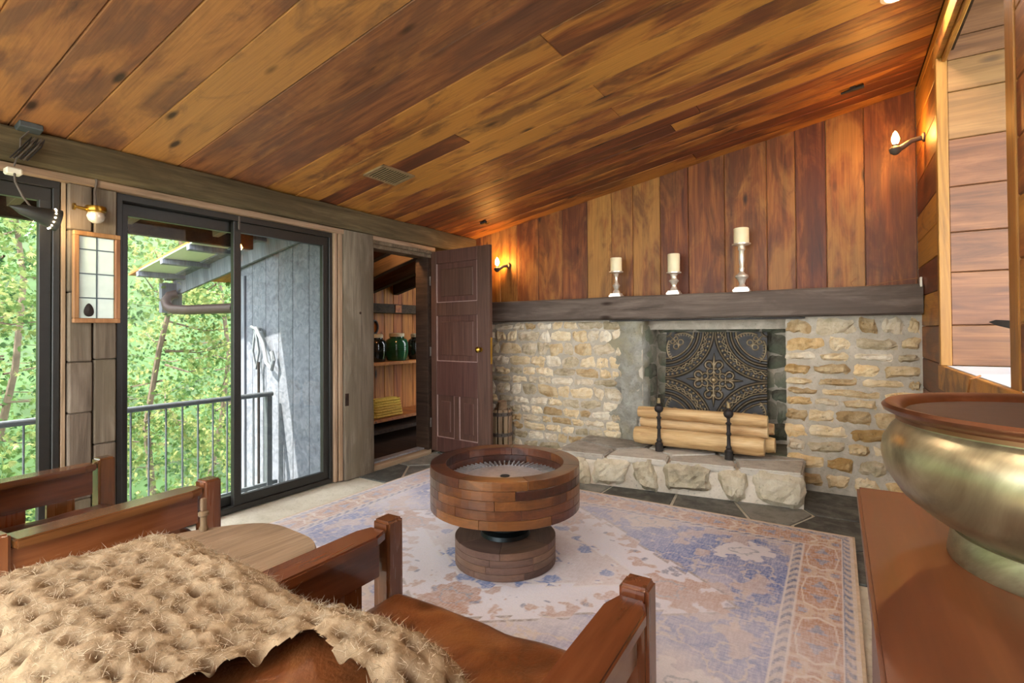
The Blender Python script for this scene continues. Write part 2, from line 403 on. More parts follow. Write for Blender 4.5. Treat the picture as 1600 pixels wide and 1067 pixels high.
for a, b in zip(seams, seams[1:]):
    cuts = [XL + .05, XR]
    if random.random() < (.12 if b < 2.2 else .5): cuts.insert(1, random.uniform(-2.5, -.2))
    for x0, x1 in zip(cuts, cuts[1:]):
        xm = (x0 + x1) / 2; L = (x1 - x0) / math.cos(ca) - .002
        o = V((xm, (a + b) / 2, cz(xm))) + cza * (.012 + random.uniform(-.0015, .0015))
        plank('ceiling_plank', ceiling, L, b - a - .003, .024, frame(o, cxa, cya, cza), 'ceil' if b < 2.2 else 'ceil_far')

# ------------------------------------------------------------------ fireplace wall
wf = G()
wf.span((XL - .1, YW + .02, 1.2), (XR + .1, YW + .3, 3.1))
wf.span((XL - .1, YS, 0), (-1.44, 4.95, 1.29)); wf.span((-.33, YS, 0), (XR + .1, 4.95, 1.29))
wf.span((-1.44, 4.82, 0), (-.33, 4.95, 1.29)); wf.span((-1.44, YS + .03, 1.285), (-.33, 4.95, 1.32))
wall_f = wf.build('wall_fireplace', 'mortar', **ST)
px = [XL, -3.30, -3.151, -3.034, -2.824, -2.57, -2.293, -2.025, -1.778, -1.573, -1.321, -1.077, -.781, -.464, -.262, -.058, .182, XR]
for a, b in zip(px, px[1:]):
    zt, zb = max(cz(a), cz(b)) + .01, 1.42
    plank('wall_plank', wall_f, zt - zb, b - a - .003, .022,
          frame(((a + b) / 2, YW + .009 + random.uniform(-.002, .002), (zt + zb) / 2), (0, 0, 1), (1, 0, 0), (0, 1, 0)), 'wallp')


def stone_piece(parent, name, c, u, v, n, wd, ht, dep, mat, nu=6, nv=4, rough=1.0, emb=.02):
    """irregular rounded block: front is a displaced grid on frame (u,v,n)"""
    seed = random.uniform(0, 100); g = G(); pw = random.uniform(3.5, 9)
    cu = [random.uniform(-.3, .3) * min(rough, 1.2) for _ in range(4)]
    def P(i, j):
        s, t = -1 + 2 * i / nu, -1 + 2 * j / nv
        rr = (abs(s) ** pw + abs(t) ** pw) ** (1 / pw); k_ = max(abs(s), abs(t)) / rr if rr > 1e-6 else 1
        x = s * k_ * wd / 2 * (1 + (cu[0] * t if s > 0 else cu[1] * t) * ht / max(wd, .01)); y = t * k_ * ht / 2 * (1 + (cu[2] * s if t > 0 else cu[3] * s))
        e = max(abs(s), abs(t))
        nz = noise.noise(V((s * wd * 14 + seed, t * ht * 14, seed * .3))); nz2 = noise.noise(V((s * wd * 40 + seed, t * ht * 40, 3)))
        edge = 1 if e > .99 else 0
        x += nz * .013 * rough * (1 if edge else .4); y += nz2 * .013 * rough * edge
        d = dep * (1 - .75 * edge) + (nz * .014 + nz2 * .006) * rough * (1 - edge)
        return u * x + v * y + n * d
    vs = [P(i, j) for j in range(nv + 1) for i in range(nu + 1)]
    fs = [(j * (nu + 1) + i, j * (nu + 1) + i + 1, (j + 1) * (nu + 1) + i + 1, (j + 1) * (nu + 1) + i) for j in range(nv) for i in range(nu)]
    bd = [i for i in range(nu + 1)] + [j * (nu + 1) + nu for j in range(1, nv + 1)] + [nv * (nu + 1) + i for i in range(nu - 1, -1, -1)] + [j * (nu + 1) for j in range(nv - 1, 0, -1)]
    o = len(vs); vs += [vs[b_] - n * (vs[b_].dot(n) + emb) for b_ in bd]; nb = len(bd)
    fs += [(bd[i], o + i, o + (i + 1) % nb, bd[(i + 1) % nb]) for i in range(nb)] + [tuple(o + i for i in range(nb))]
    g.add(vs, fs)
    return g.build(name, mat, parent, smooth=False, mw=Matrix.Translation(V(c)))


def rubble(parent, x0, x1, z0, z1, y, mats, hmin, hmax, wmin, wmax, gap, dep, ragged=0.0, rough=1.0):
    z = z0
    while z < z1 - .03:
        h = min(random.uniform(hmin, hmax), z1 - z)
        if z1 - z - h < .035: h = z1 - z
        x = x0
        while x < x1 - .03:
            wd = random.uniform(wmin, wmax) * (1.35 if h < .075 else .85)
            end = x1 - random.uniform(0, ragged)
            if x + wd > end - .06: wd = end - x
            if wd < .035: break
            hh = h * random.uniform(.86, 1.0)
            stone_piece(parent, 'stone', (x + wd / 2, y, z + h / 2 + random.uniform(-.004, .004)), V((1, 0, 0)), V((0, 0, 1)), V((0, -1, 0)),
                        wd - gap * random.uniform(.6, 1.5), hh - gap * .8, dep * random.uniform(.6, 1.25), random.choice(mats), rough=rough)
            x += wd
        z += h
rubble(wall_f, -.345, XR, .03, 1.285, YS, ['stone', 'stone', 'stone2', 'stone_l'], .068, .13, .15, .33, .030, .030, rough=1.5)
rubble(wall_f, -3.38, -1.60, .0, 1.285, YS, ['stone_l', 'stone', 'stone_l', 'stone_l', 'stone'], .066, .13, .13, .30, .018, .016, ragged=.06, rough=1.3)
# sooty firebox back and side
rubble(wall_f, -1.43, -.34, .26, 1.28, 4.82, ['soot'], .10, .2, .16, .4, .004, .022, rough=1.2)
z = .26
while z < 1.2:
    h = random.uniform(.12, .2); stone_piece(wall_f, 'stone', (-1.44, 4.62, z + h / 2), V((0, 1, 0)), V((0, 0, 1)), V((1, 0, 0)), .36, h - .012, .02, 'soot'); z += h
# rough plastered corner beside the opening
path = [(-1.70, 4.385), (-1.62, 4.372), (-1.55, 4.37), (-1.49, 4.374), (-1.45, 4.395), (-1.425, 4.43), (-1.42, 4.47), (-1.42, 4.52)]
g = G(); nz_ = 44; vs = []
for j in range(nz_ + 1):
    zz = .2 + (1.285 - .2) * j / nz_
    for i, (x, y) in enumerate(path):
        nn = noise.noise(V((x * 9, zz * 9, 4))) * .034 + noise.noise(V((x * 26, zz * 26, 1))) * .018
        edge = -.05 if i == 0 else 0
        vs.append((x + (nn if i > 3 else 0) + (noise.noise(V((1, zz * 6, 8))) * .16 if i == 0 else 0) - (.08 * max(0, .55 - zz) if i > 3 else 0), y - (nn if i < 5 else 0) - edge * .5, zz))
npt = len(path)
g.add(vs, [(j * npt + i, j * npt + i + 1, (j + 1) * npt + i + 1, (j + 1) * npt + i) for j in range(nz_) for i in range(npt - 1)])
g.build('plaster_corner', 'plaster', wall_f, smooth=True)

# mantel
g = G(); nx, xs = 40, np.linspace(XL + .03, XR - .005, 41); prof = [(4.285, 1.292), (4.27, 1.305), (4.268, 1.40), (4.272, 1.48), (4.285, 1.492), (4.548, 1.492), (4.548, 1.292)]
vs = [(x, y + noise.noise(V((x * 3, z_ * 9, 2))) * .006, z_ + (noise.noise(V((x * 2.2, 5, 1 if z_ > 1.4 else 7))) * .006 if 1 else 0)) for x in xs for y, z_ in prof]; n = len(prof)
g.add(vs, [(i * n + j, i * n + (j + 1) % n, (i + 1) * n + (j + 1) % n, (i + 1) * n + j) for i in range(nx) for j in range(n)] + [tuple(range(n)), tuple(nx * n + j for j in range(n))[::-1]])
g.build('mantel_beam', 'mantel', smooth=True, label='long dark grey-brown hewn timber mantel over the stone fireplace', category='mantel')
B((-1.72, 4.335, 1.276), (-.20, 4.42, 1.2855)).build('lintel_bar', 'iron', label='thin dark iron lintel bar under the timber mantel', category='lintel')

# hearth
HE = empty('hearth', (-1.0, 4.0, 0), 'raised hearth of large pale rough stones with grey capping', 'hearth')
fa, fb = V((-1.93, 3.655, 0)), V((-.185, 3.89, 0))
hb = G().prism([(fa.x, fa.y + .03), (fb.x - .015, fb.y + .03), (-.215, 4.36), (-1.95, 4.36)], 0, .205)
hb.build('mortar_core', 'mortar', HE)
ud = (fb - fa).normalized(); nd = V((ud.y, -ud.x, 0)); Lh = (fb - fa).length
for s0, s1, zz0, zz1 in ((.0, .16, .01, .22), (.18, .33, .02, .215), (.36, .455, .015, .22), (.485, .665, .04, .225), (.70, .80, .01, .22), (.825, 1.0, .005, .225)):
    c = fa + ud * (Lh * (s0 + s1) / 2) + V((0, 0, (zz0 + zz1) / 2)) - nd * .03
    stone_piece(HE, 'front_stone', c, ud, V((0, 0, 1)), nd, (s1 - s0) * Lh, zz1 - zz0, .055, 'hearth', 9, 6, 1.6, .05)
B((-1.44, 4.37, 0), (-.33, 4.82, .24)).build('firebox_floor', 'soot', wall_f)
caps = [V((-1.75, 3.85)), V((-1.3, 3.86)), V((-.85, 3.92)), V((-.4, 4.02)), V((-1.6, 4.2)), V((-1.05, 4.2)), V((-.55, 4.3))]
outl = [V((fa.x + .01, fa.y + .01)), V((fb.x - .01, fb.y + .01)), V((-.225, 4.41)), V((-.345, 4.41)), V((-.345, 4.81)), V((-1.41, 4.81)), V((-1.41, 4.37)), V((-1.93, 4.37))]
for poly in voronoi(caps, (-1.95, 3.6, -.2, 4.365), .010):
    # keep inside the hearth outline: clip against the slanted front edge
    a0, nrm = V((fa.x, fa.y + .012)), V((nd.x, nd.y)); new = []
    for a, b in zip(poly, poly[1:] + poly[:1]):
        da, db = (a - a0).dot(nrm), (b - a0).dot(nrm)
        if da <= 0: new.append(a)
        if da * db < 0: new.append(a + (b - a) * (da / (da - db)))
    new = [V((min(max(p.x, -1.42 if p.y > 4.39 else -1.94), -.345 if p.y > 4.39 else -.205), min(p.y, 4.39) if (p.x < -1.43 or p.x > -.34) else p.y)) for p in new]
    if len(new) < 3: continue
    c = sum(new, V((0, 0))) / len(new)
    G().prism([(p.x, p.y) for p in new], .19, .24 + random.uniform(-.004, .003)).build('cap_stone', 'hearth_t', HE, bevel=.012, seg=2, loc=(c.x, c.y, .2))

# ------------------------------------------------------------------ right wall with opening
wr = G()
OY0, OY1, OZ0, OZ1 = 2.307, 3.50, 1.0, 2.64
wr.span((XR + .02, YB, 0), (XR + .05, OY0 - .02, 3.1)); wr.span((XR + .02, OY1 + .02, 0), (XR + .05, YW + .2, 3.1))
wr.span((XR + .02, OY0 - .02, 0), (XR + .05, OY1 + .02, OZ0 - .02)); wr.span((XR + .02, OY0 - .02, OZ1 + .02), (XR + .05, OY1 + .02, 3.1))
wall_r = wr.build('wall_right', 'dark_t', **ST)
z = 0.0
while z < 2.85:
    h = random.uniform(.17, .23); h = min(h, 2.87 - z)
    zc = z + h / 2
    segs = [(YB, OY0 - .10), (OY1 + .03, YW - .01)] if OZ0 - .1 < zc < OZ1 + .05 else [(YB, OY0 - .10), (OY0 - .10, YW - .01)]
    for a, b in segs:
        if a < 0 and zc > 0: pass
        plank('wall_plank', wall_r, b - a - .003, h - .003, .02, frame((XR + .01, (a + b) / 2, zc), (0, 1, 0), (0, 0, 1), (1, 0, 0)), 'rwall')
    z += h
# opening trim
T1 = empty('trim_1', (XR, OY1, OZ0), **ST)
B((XR - .025, OY1 - .002, OZ0), (XR + .022, OY1 + .05, OZ1)).build('side_trim', 'honey', T1, bevel=.003)
B((XR - .004, OY0 - .098, OZ0 - .02), (XR + .045, OY0, OZ1 + .2)).build('side_trim', 'honey', T1, bevel=.003)
B((XR - .024, OY0 - .6, OZ0 - .13), (XR + .0, OY1 + .09, OZ0 - .002)).build('sill_board', 'rwall', T1, bevel=.003)
B((XR - .024, OY0, OZ1 - .01), (XR + .0, OY1 + .12, OZ1 + .08)).build('head_board', 'rwall', T1, bevel=.003)
# alcove beyond
al = G().span((XR + .05, OY1 + .03, .9), (2.3, OY1 + .15, 3.2)); al.span((XR - .05, YB, 3.12), (2.3, OY1 + .15, 3.25))
wall_a = al.build('wall_alcove', 'dark_t', **ST)
zs = [1.0, 1.213, 1.49, 1.70, 1.94, 2.19, 2.44, 2.61, 2.73, 2.95, 3.15]
for a, b in zip(zs, zs[1:]):
    plank('wall_plank', wall_a, 1.77, b - a - .003, .03, frame((XR + .022 + .885, OY1 + .02, (a + b) / 2), (1, 0, 0), (0, 0, 1), (0, -1, 0)), 'niche')
B((XR + .002, 1.4, .982), (2.3, OY1, 1.0)).build('trim_8', 'quilt', **ST)

# ------------------------------------------------------------------ left wall: beam, posts, trims
wl = G()
wl.span((XL - .12, YB, 2.0), (XL - .005, 4.9, 2.22)); wl.span((XL - .12, 3.90, 0), (XL, 4.6, 2.2)); wl.span((XL - .12, 2.72, 0), (XL - .01, 3.09, 2.1)); wl.span((XL - .12, .97, 0), (XL - .02, 1.22, 2.1))
wl.span((XL - .12, YB, 0), (XL - .02, YB + .25, 2.1))
wall_l = wl.build('wall_left', 'dark_t', **ST)
g = G(); ys = np.linspace(YB, YW - .03, 60)
prof = [(XL - .005, 2.035), (XL + .085, 2.035), (XL + .10, 2.05), (XL + .10, 2.185), (XL + .085, 2.205), (XL - .005, 2.2)]; n = len(prof)
vs = [(x + noise.noise(V((x, y * 2.5, z_ * 8))) * .006, y, z_ + noise.noise(V((3, y * 2.0, z_ * 4))) * .008) for y in ys for x, z_ in prof]
g.add(vs, [(i * n + j, i * n + (j + 1) % n, (i + 1) * n + (j + 1) % n, (i + 1) * n + j) for i in range(59) for j in range(n)] + [tuple(range(n))[::-1], tuple(59 * n + j for j in range(n))])
tb = g.build('trim_2', 'beam', smooth=True, **ST)
B((XL - .03, YB, 1.995), (XL + .055, 3.90, 2.034)).build('trim_3', 'trim', bevel=.003, **ST)
T4 = empty('trim_4', (XL, 1.12, 0), **ST)   # cracked timber post
for (ya, yb, zz) in ((1.018, 1.122, [0, .32, .78, 1.05, 1.42, 1.75, 1.998]), (1.127, 1.232, [0, .24, .60, 1.06, 1.34, 1.998])):
    for a, b in zip(zz, zz[1:]):
        j = random.uniform(-.004, .004)
        B((XL - .06, ya + random.uniform(0, .003), a + .0015), (XL + .035 + j, yb - random.uniform(0, .003), b - .0015)).build('timber_block', 'grey_tz', T4, bevel=.006)
B((XL - .06, .995, 0), (XL + .01, 1.014, 1.996)).build('side_strip', 'trimz', T4, bevel=.002)
T5 = empty('trim_5', (XL, 2.92, 0), **ST)
g = G(); zs = np.linspace(0, 2.03, 40); pr5 = [(XL - .05, 2.775), (XL + .06, 2.775), (XL + .068, 2.785), (XL + .068, 3.07), (XL + .06, 3.085), (XL - .05, 3.085)]; n = len(pr5)
vs = [(x + noise.noise(V((y * 5, zz * 3, 2))) * .004, y + noise.noise(V((y, zz * 4, 6))) * .006, zz) for zz in zs for x, y in pr5]
g.add(vs, [(i * n + j, i * n + (j + 1) % n, (i + 1) * n + (j + 1) % n, (i + 1) * n + j) for i in range(39) for j in range(n)] + [tuple(range(n))[::-1], tuple(39 * n + j for j in range(n))])
g.build('post', 'grey_tz', T5, smooth=True)
B((XL + .05, 2.778, .60), (XL + .0695, 2.81, .70)).build('mortise', 'dark_t', T5)
c = atX(563, 489, XL + .068); G().lathe([(.0, .003), (.011, .002), (.013, -.004)], c, 10, (1, 0, 0)).build('bolt_hole', 'dark_t', T5)
B((XL - .05, 2.70, 0), (XL + .035, 2.725, 1.996)).build('jamb_strip', 'trimz', T5, bevel=.002)
B((XL - .05, 2.735, 0), (XL + .045, 2.77, 1.996)).build('jamb_strip', 'trimz', T5, bevel=.002)
# ------------------------------------------------------------------ sliding glass doors
def slider(name, y0, y1, ymid, rev=False):
    W_ = empty(name, (XL, (y0 + y1) / 2, 0), **ST)
    f = G(); fx0, fx1 = XL - .11, XL + .01
    f.span((fx0, y0, 0), (fx1, y1, .035)); f.span((fx0, y0, 1.955), (fx1, y1, 1.997)); f.span((fx0, y0, .03), (fx1, y0 + .03, 1.96)); f.span((fx0, y1 - .03, .03), (fx1, y1, 1.96))
    f.build('frame', 'black', W_, bevel=.003)
    for a, b, xo in ((y0 + .03, ymid + .045, -.075), (ymid - .035, y1 - .03, -.025)):
        s = G(); xa, xb = XL + xo - .02, XL + xo + .02
        s.span((xa, a, .035), (xb, b, .095)); s.span((xa, a, 1.885), (xb, b, 1.955)); s.span((xa, a, .09), (xb, a + .05, 1.89)); s.span((xa, b - .05, .09), (xb, b, 1.89))
        so_ = s.build('sash', 'black', W_, bevel=.003)
        G().span((XL + xo - .004, a + .045, .09), (XL + xo + .004, b - .045, 1.89)).build('pane', 'glass', so_)
    G().span((XL + .0, ymid - .012, 1.90), (XL + .014, ymid + .0, 1.99)).build('latch', 'ironlight', W_, bevel=.002)
    return W_
slider('window_1', -.88, .99, .05)
slider('window_2', 1.238, 2.70, 1.945)

# ------------------------------------------------------------------ doorway and pantry
T6 = empty('trim_6', (XL, 3.5, 0), **ST)
B((XL - .12, 3.09, 1.93), (XL + .03, 3.90, 1.965)).build('head_casing', 'grey_t', T6, bevel=.003)
B((XL - .12, 3.09, 1.965), (XL + .045, 3.90, 1.997)).build('head_casing', 'grey_t', T6, bevel=.003)
B((XL - .14, 3.82, 0), (XL + .02, 3.90, 1.93)).build('jamb', 'dark_t', T6, bevel=.003)
B((XL - .12, 3.09, -.01), (XL + .03, 3.86, .035)).build('threshold', 'trim', T6, bevel=.004)
B((XL - .12, 3.10, .035), (XL - .03, 3.82, .05)).build('sill_plate', 'plate', T6, bevel=.003)
PX0, PY0, PY1 = -4.60, 2.86, 5.3
pb = G().span((PX0 - .06, PY0, -.05), (PX0 - .02, PY1, 2.1)); pb.span((PX0, PY0 - .02, -.05), (XL - .12, PY0 + .02, 2.2)); pb.span((PX0, PY1, -.05), (XL - .1, PY1 + .04, 2.3)); pb.span((PX0, PY0, -.06), (XL - .1, PY1, -.01))
wall_p = pb.build('wall_pantry', 'dark_t', **ST)
y = PY0
while y < PY1 - .05:
    wd = random.uniform(.13, .2); wd = min(wd, PY1 - y)
    plank('wall_plank', wall_p, 2.1, wd - .004, .02, frame((PX0 - .008, y + wd / 2, 1.05), (0, 0, 1), (0, 1, 0), (1, 0, 0)), 'pantryw'); y += wd
# roof boards and rafters over the pantry
rb = G().add([(-6.2, 2.35, cz(-6.2) + .08), (XL - .05, 2.35, cz(XL) + .08), (XL - .05, 5.4, cz(XL) + .08), (-6.2, 5.4, cz(-6.2) + .08)] + [(-6.2, 2.35, cz(-6.2) + .10), (XL - .05, 2.35, cz(XL) + .10), (XL - .05, 5.4, cz(XL) + .10), (-6.2, 5.4, cz(-6.2) + .10)],
             [(0, 1, 2, 3), (7, 6, 5, 4), (0, 4, 5, 1), (1, 5, 6, 2), (2, 6, 7, 3), (3, 7, 4, 0)])
roof_p = rb.build('roof_pantry', 'pantryw', **ST)
for yy in (3.42, 3.80, 4.18, 4.56):
    rv = V((1, 0, .26)).normalized(); G().box((0, 0, 0), (1.10, .075, .17)).build('rafter', 'dark_t', roof_p, bevel=.004, mw=frame((-4.08, yy, 1.87), rv, cya, rv.cross(cya)))
B((PX0 - .0, PY0 + .02, 1.42), (PX0 + .10, PY1, 1.53)).build('pantry_beam', 'dark_t', bevel=.004, label='dark horizontal timber across the back wall of the pantry', category='beam')
c = atX(622, 489, PX0 + .102); B((PX0 + .102, c.y - .05, 1.43), (PX0 + .112, c.y + .05, 1.52)).build('wood_block', 'pantryw', label='small pale wood block on the dark pantry timber', category='block')
def shelf(z, dep, mat, label, y0=PY0 + .02):
    B((PX0 + .004, y0, z - .035), (PX0 + dep, PY1, z)).build('pantry_shelf', mat, bevel=.003, label=label, category='shelf', group='shelves in the pantry')
shelf(.86, .36, 'pantryw', 'reddish wooden pantry shelf carrying three glazed crocks')
shelf(.25, .42, 'pantryw', 'low wooden pantry shelf carrying a straw basket')
B((PX0 + .01, PY0 + .02, .10), (PX0 + .44, PY1, .14)).build('pantry_shelf', 'dark_t', label='dark board lowest in the pantry', category='shelf', group='shelves in the pantry')
def crock(px0, mat, h, r, label, handle=False):
    b = atX(px0, 560, PX0 + .2); R_ = empty('crock', (PX0 + .2, b.y, .861), label, 'crock', group='crocks on the pantry shelf')
    c = (PX0 + .2, b.y, .861)
    G().lathe([(r * .82, 0), (r * .9, .02), (r, h * .3), (r, h * .72), (r * .9, h * .86), (r * .62, h * .95), (r * .62, h)], c, 28).build('body', mat, R_, smooth=True)
    for q in (.42, .5, .58): G().lathe([(r * 1.0, h * q), (r * 1.025, h * q + .003), (r * 1.0, h * q + .007)], c, 28).build('ridge', mat, R_, smooth=True)
    G().lathe([(r * .66, h), (r * .66, h + .035), (r * .5, h + .045), (0, h + .045)], c, 24).build('lid', 'lid', R_, smooth=True)
    if handle:
        G().tube([(c[0] + .01, c[1] - r * .9, c[2] + h * .55), (c[0] + .02, c[1] - r * 1.25, c[2] + h * .65), (c[0] + .02, c[1] - r * 1.15, c[2] + h * .86), (c[0] + .01, c[1] - r * .8, c[2] + h * .9)], .009, 8).build('handle', mat, R_, smooth=True)
crock(588, 'crock_d', .27, .115, 'squat black glazed crock beside the green one on pantry shelf')
crock(620, 'crock_g', .28, .135, 'bulbous dark green glazed crock with pale lid on pantry shelf')
crock(651, 'crock_d', .27, .11, 'black glazed jug with ear handle on pantry shelf', True)
# straw basket
b0 = atX(600, 660, PX0 + .28); R_ = empty('straw_basket', (PX0 + .27, b0.y, .251), 'yellow woven straw basket lying on the low pantry shelf', 'basket')
G().add(*(lambda c: ([(c[0] + sx * .10 * (1 - .25 * t), c[1] + sy * .22 * (1 - .12 * t), .252 + t * .20) for t in (0, .5, 1) for sx, sy in ((-1, -1), (1, -1), (1, 1), (-1, 1))],
     [(0, 1, 2, 3), (11, 10, 9, 8)] + [(i * 4 + j, i * 4 + (j + 1) % 4, (i + 1) * 4 + (j + 1) % 4, (i + 1) * 4 + j) for i in range(2) for j in range(4)]))((PX0 + .27, b0.y))).build('body', 'straw', R_, bevel=.03, seg=2, smooth=True)
for q in range(7):
    t = q / 6.5; rx, ry = .103 * (1 - .25 * t), .222 * (1 - .12 * t); zz = .268 + t * .18
    G().tube([(PX0 + .27 + sx * rx * (.97 if abs(sy) == 1 else 1), b0.y + sy * ry, zz) for sx, sy in ((-.7, -1), (.7, -1), (1, -.85), (1, 0), (1, .85), (.7, 1), (-.7, 1))], .012, 6).build('coil', 'straw', R_, smooth=True)
c = atX(585, 511, PX0 + .02); g = G(); g.tube([(PX0 + .022, c.y + .05 * math.cos(a), c.z + .075 * math.sin(a)) for a in np.linspace(0, 2 * math.pi, 20)], .014, 8)
g.build('iron_ring', 'iron', smooth=True, label='oval dark iron ring hung on the pantry back wall', category='ring')
# pantry ceiling bulb (hidden above the doorway head)
R_ = empty('pantry_lamp', (-3.64, 3.45, 2.10), 'bare warm bulb on a socket under the pantry rafters', 'lamp')
G().lathe([(.03, .06), (.03, .10), (.018, .12)], (-3.64, 3.45, 2.08), 16).build('socket', 'iron', R_, smooth=True)
G().lathe([(0, -.04), (.022, -.03), (.032, 0), (.026, .035), (.014, .06)], (-3.64, 3.45, 2.08), 16).build('bulb', 'bulb_p', R_, smooth=True)

# door leaf
H0, E0 = V((XL + .035, 3.875, 0)), V((-2.645, 3.815, 0)); du = (E0 - H0).normalized(); dn = V((du.y, -du.x, 0)); LW = (E0 - H0).length
D = empty('door_1', H0, **ST)
def leafm(u, z, n): return frame(H0 + du * u + V((0, 0, z)) + dn * n, du, dn, (0, 0, 1))
def leafbox(u0, u1, z0, z1, n0, n1): 
    return G().box((0, 0, 0), (u1 - u0, n1 - n0, z1 - z0)), leafm((u0 + u1) / 2, (z0 + z1) / 2, (n0 + n1) / 2)
zt = 1.985; fr = [(0, .075, .03, zt), (LW * .80, LW, .03, zt)]
uL, uR = .075, LW * .80
fr += [(uL, uR, 1.86, zt), (uL, uR, 1.35, 1.48), (uL, uR, .58, .91), (uL, uR, .03, .17), (uL + (uR - uL) * .44, uL + (uR - uL) * .56, .17, .58)]
for q, a in enumerate(fr):
    g, mw = leafbox(a[0], a[1], a[2], a[3], -.02, .02); g.build('stile' if q < 2 else 'rail', 'door', D, bevel=.003, mw=mw)
um = (uL + uR) / 2
for a in ((uL, uR, 1.48, 1.86), (uL, uR, .91, 1.35), (uL, uL + (uR - uL) * .44, .17, .58), (uL + (uR - uL) * .56, uR, .17, .58)):
    g, mw = leafbox(a[0], a[1], a[2], a[3], -.008, .008); p = g.build('panel', 'door', D, mw=mw)
    g, mw = leafbox(a[0] + .05, a[1] - .05, a[2] + .05, a[3] - .05, -.014, .014); g.build('raised_field', 'door', p, bevel=.012, mw=mw)
    t = .006
    for e in ((a[0], a[0] + t, a[2], a[3]), (a[1] - t, a[1], a[2], a[3]), (a[0], a[1], a[2], a[2] + t)):
        g, mw = leafbox(e[0], e[1], e[2], e[3], -.012, .0165); g.build('pale_moulding', 'door_edge', p, mw=mw)  # paler strips along the sides and bottom of each panel
kp = H0 + du * (LW * .86) + V((0, 0, 1.03))
G().lathe([(.022, 0), (.022, .004), (.009, .008), (.009, .03), (.026, .04), (.028, .052), (.015, .064), (0, .066)], kp + dn * .02, 20, dn).build('knob', 'brass', D, smooth=True)
g, mw = leafbox(LW * .84, LW * .885, .93, 1.10, .02, .0225); g.build('lock_plate', 'door', D, bevel=.001, mw=mw)
g, mw = leafbox(LW * .9985, LW + .0025, .90, 1.14, -.012, .012); g.build('latch_plate', 'brass', D, mw=mw)
for zz in (.3, 1.0, 1.7):
    G().tube([H0 + V((0, 0, zz - .045)) + dn * .02 - du * .01, H0 + V((0, 0, zz + .045)) + dn * .02 - du * .01], .008, 10).build('hinge', 'ironlight', D, smooth=True)

# ------------------------------------------------------------------ added unseen rear opening (behind the viewer), without glass, to bring in daylight
T7 = empty('trim_7', (-1.5, YB, 0), **ST)
for x in (XL, -2.15, -.85, XR): B((x - .04, YB - .06, 0), (x + .04, YB, 2.2)).build('mullion', 'black', T7)
B((XL, YB - .06, 2.12), (XR, YB, 2.25)).build('header', 'black', T7)

# ------------------------------------------------------------------ outside
deck = B((-4.45, -6, -.36), (XL - .12, 2.78, -.30)).build('balcony_deck', 'siding', label='grey balcony deck outside the glass doors', category='deck')
ground = B((-60, -30, -3.7), (30, 60, -3.6)).build('ground', 'ground', **ST)
# grey siding wall
ws = B((-4.95, 2.83, -.5), (XL - .12, 2.87, 2.2)).build('wall_outside', 'dark_t', **ST)
xs = [-4.95, -4.72, -4.50, -4.30, -4.09, -3.86, XL - .11]
for a, b in zip(xs, xs[1:]):
    zt = cz(a) - .02
    plank('siding_board', ws, zt + .4, b - a - .005, .025, frame(((a + b) / 2, 2.815, (zt - .4) / 2), (0, 0, 1), (1, 0, 0), (0, -1, 0)), 'siding', .003)
for x in (-4.88,):
    B((x - .06, 2.78, -.4), (x + .06, 2.90, 1.75)).build('corner_post', 'siding', ws, bevel=.004)
# rake fascia and overhanging panels
FS = empty('pantry_eave', (-5, 2.7, 1.9), 'pantry roof overhang with pale translucent panels, purlins and grey rake board', 'eave')
G().box((0, 0, 0), (2.6, .03, .20)).build('rake_board', 'siding', FS, bevel=.003, mw=frame((-4.85, 2.76, cz(-4.85) - .03), cxa, cya, cza))
G().box((0, 0, 0), (2.6, .10, .03)).build('rake_trim', 'siding', FS, bevel=.003, mw=frame((-4.85, 2.70, cz(-4.85) + .05), cxa, cya, cza))
for xm in (-4.65, -5.15, -5.65): G().box((0, 0, 0), (.48, .40, .012)).build('roof_panel', 'panelm', FS, mw=frame((xm, 2.52, cz(xm) + .055), cxa, cya, cza))
for xm in (-4.42, -4.9, -5.4, -5.9): G().box((0, 0, 0), (.05, .44, .05)).build('purlin', 'siding', FS, bevel=.003, mw=frame((xm, 2.53, cz(xm) + .022), cxa, cya, cza))
G().tube([(-6.0, 2.72, 1.62), (-6.02, 2.66, 1.60), (-6.02, 2.62, 1.54), (-5.98, 2.62, 1.48), (-5.9, 2.64, 1.45), (-5.7, 2.68, 1.44), (-4.95, 2.76, 1.44)], .05, 12).build('downspout', 'down', FS, smooth=True, label='dark brown downspout elbow')
B((-6.12, 2.60, 1.42), (-6.06, 2.80, 1.74)).build('fascia_end', 'siding', FS)
# main eave over the balcony
EV = empty('balcony_eave', (-4.0, 0, 2.0), 'dark underside of the main roof eave over the balcony', 'eave')
G().box((0, 0, 0), (.83, 8.6, .03)).build('soffit', 'dark_t', EV, mw=frame((-3.985, -1.7, cz(-3.985) + .06), cxa, cya, cza))
B((-4.42, -6, 1.935), (-4.36, 2.6, 2.11)).build('fascia', 'dark_t', EV, bevel=.003)
for yy in np.arange(-5.8, 2.6, .62): G().box((0, 0, 0), (.78, .05, .10)).build('rafter', 'grey_t', EV, bevel=.003, mw=frame((-3.96, yy, cz(-3.96) + .0), cxa, cya, cza))
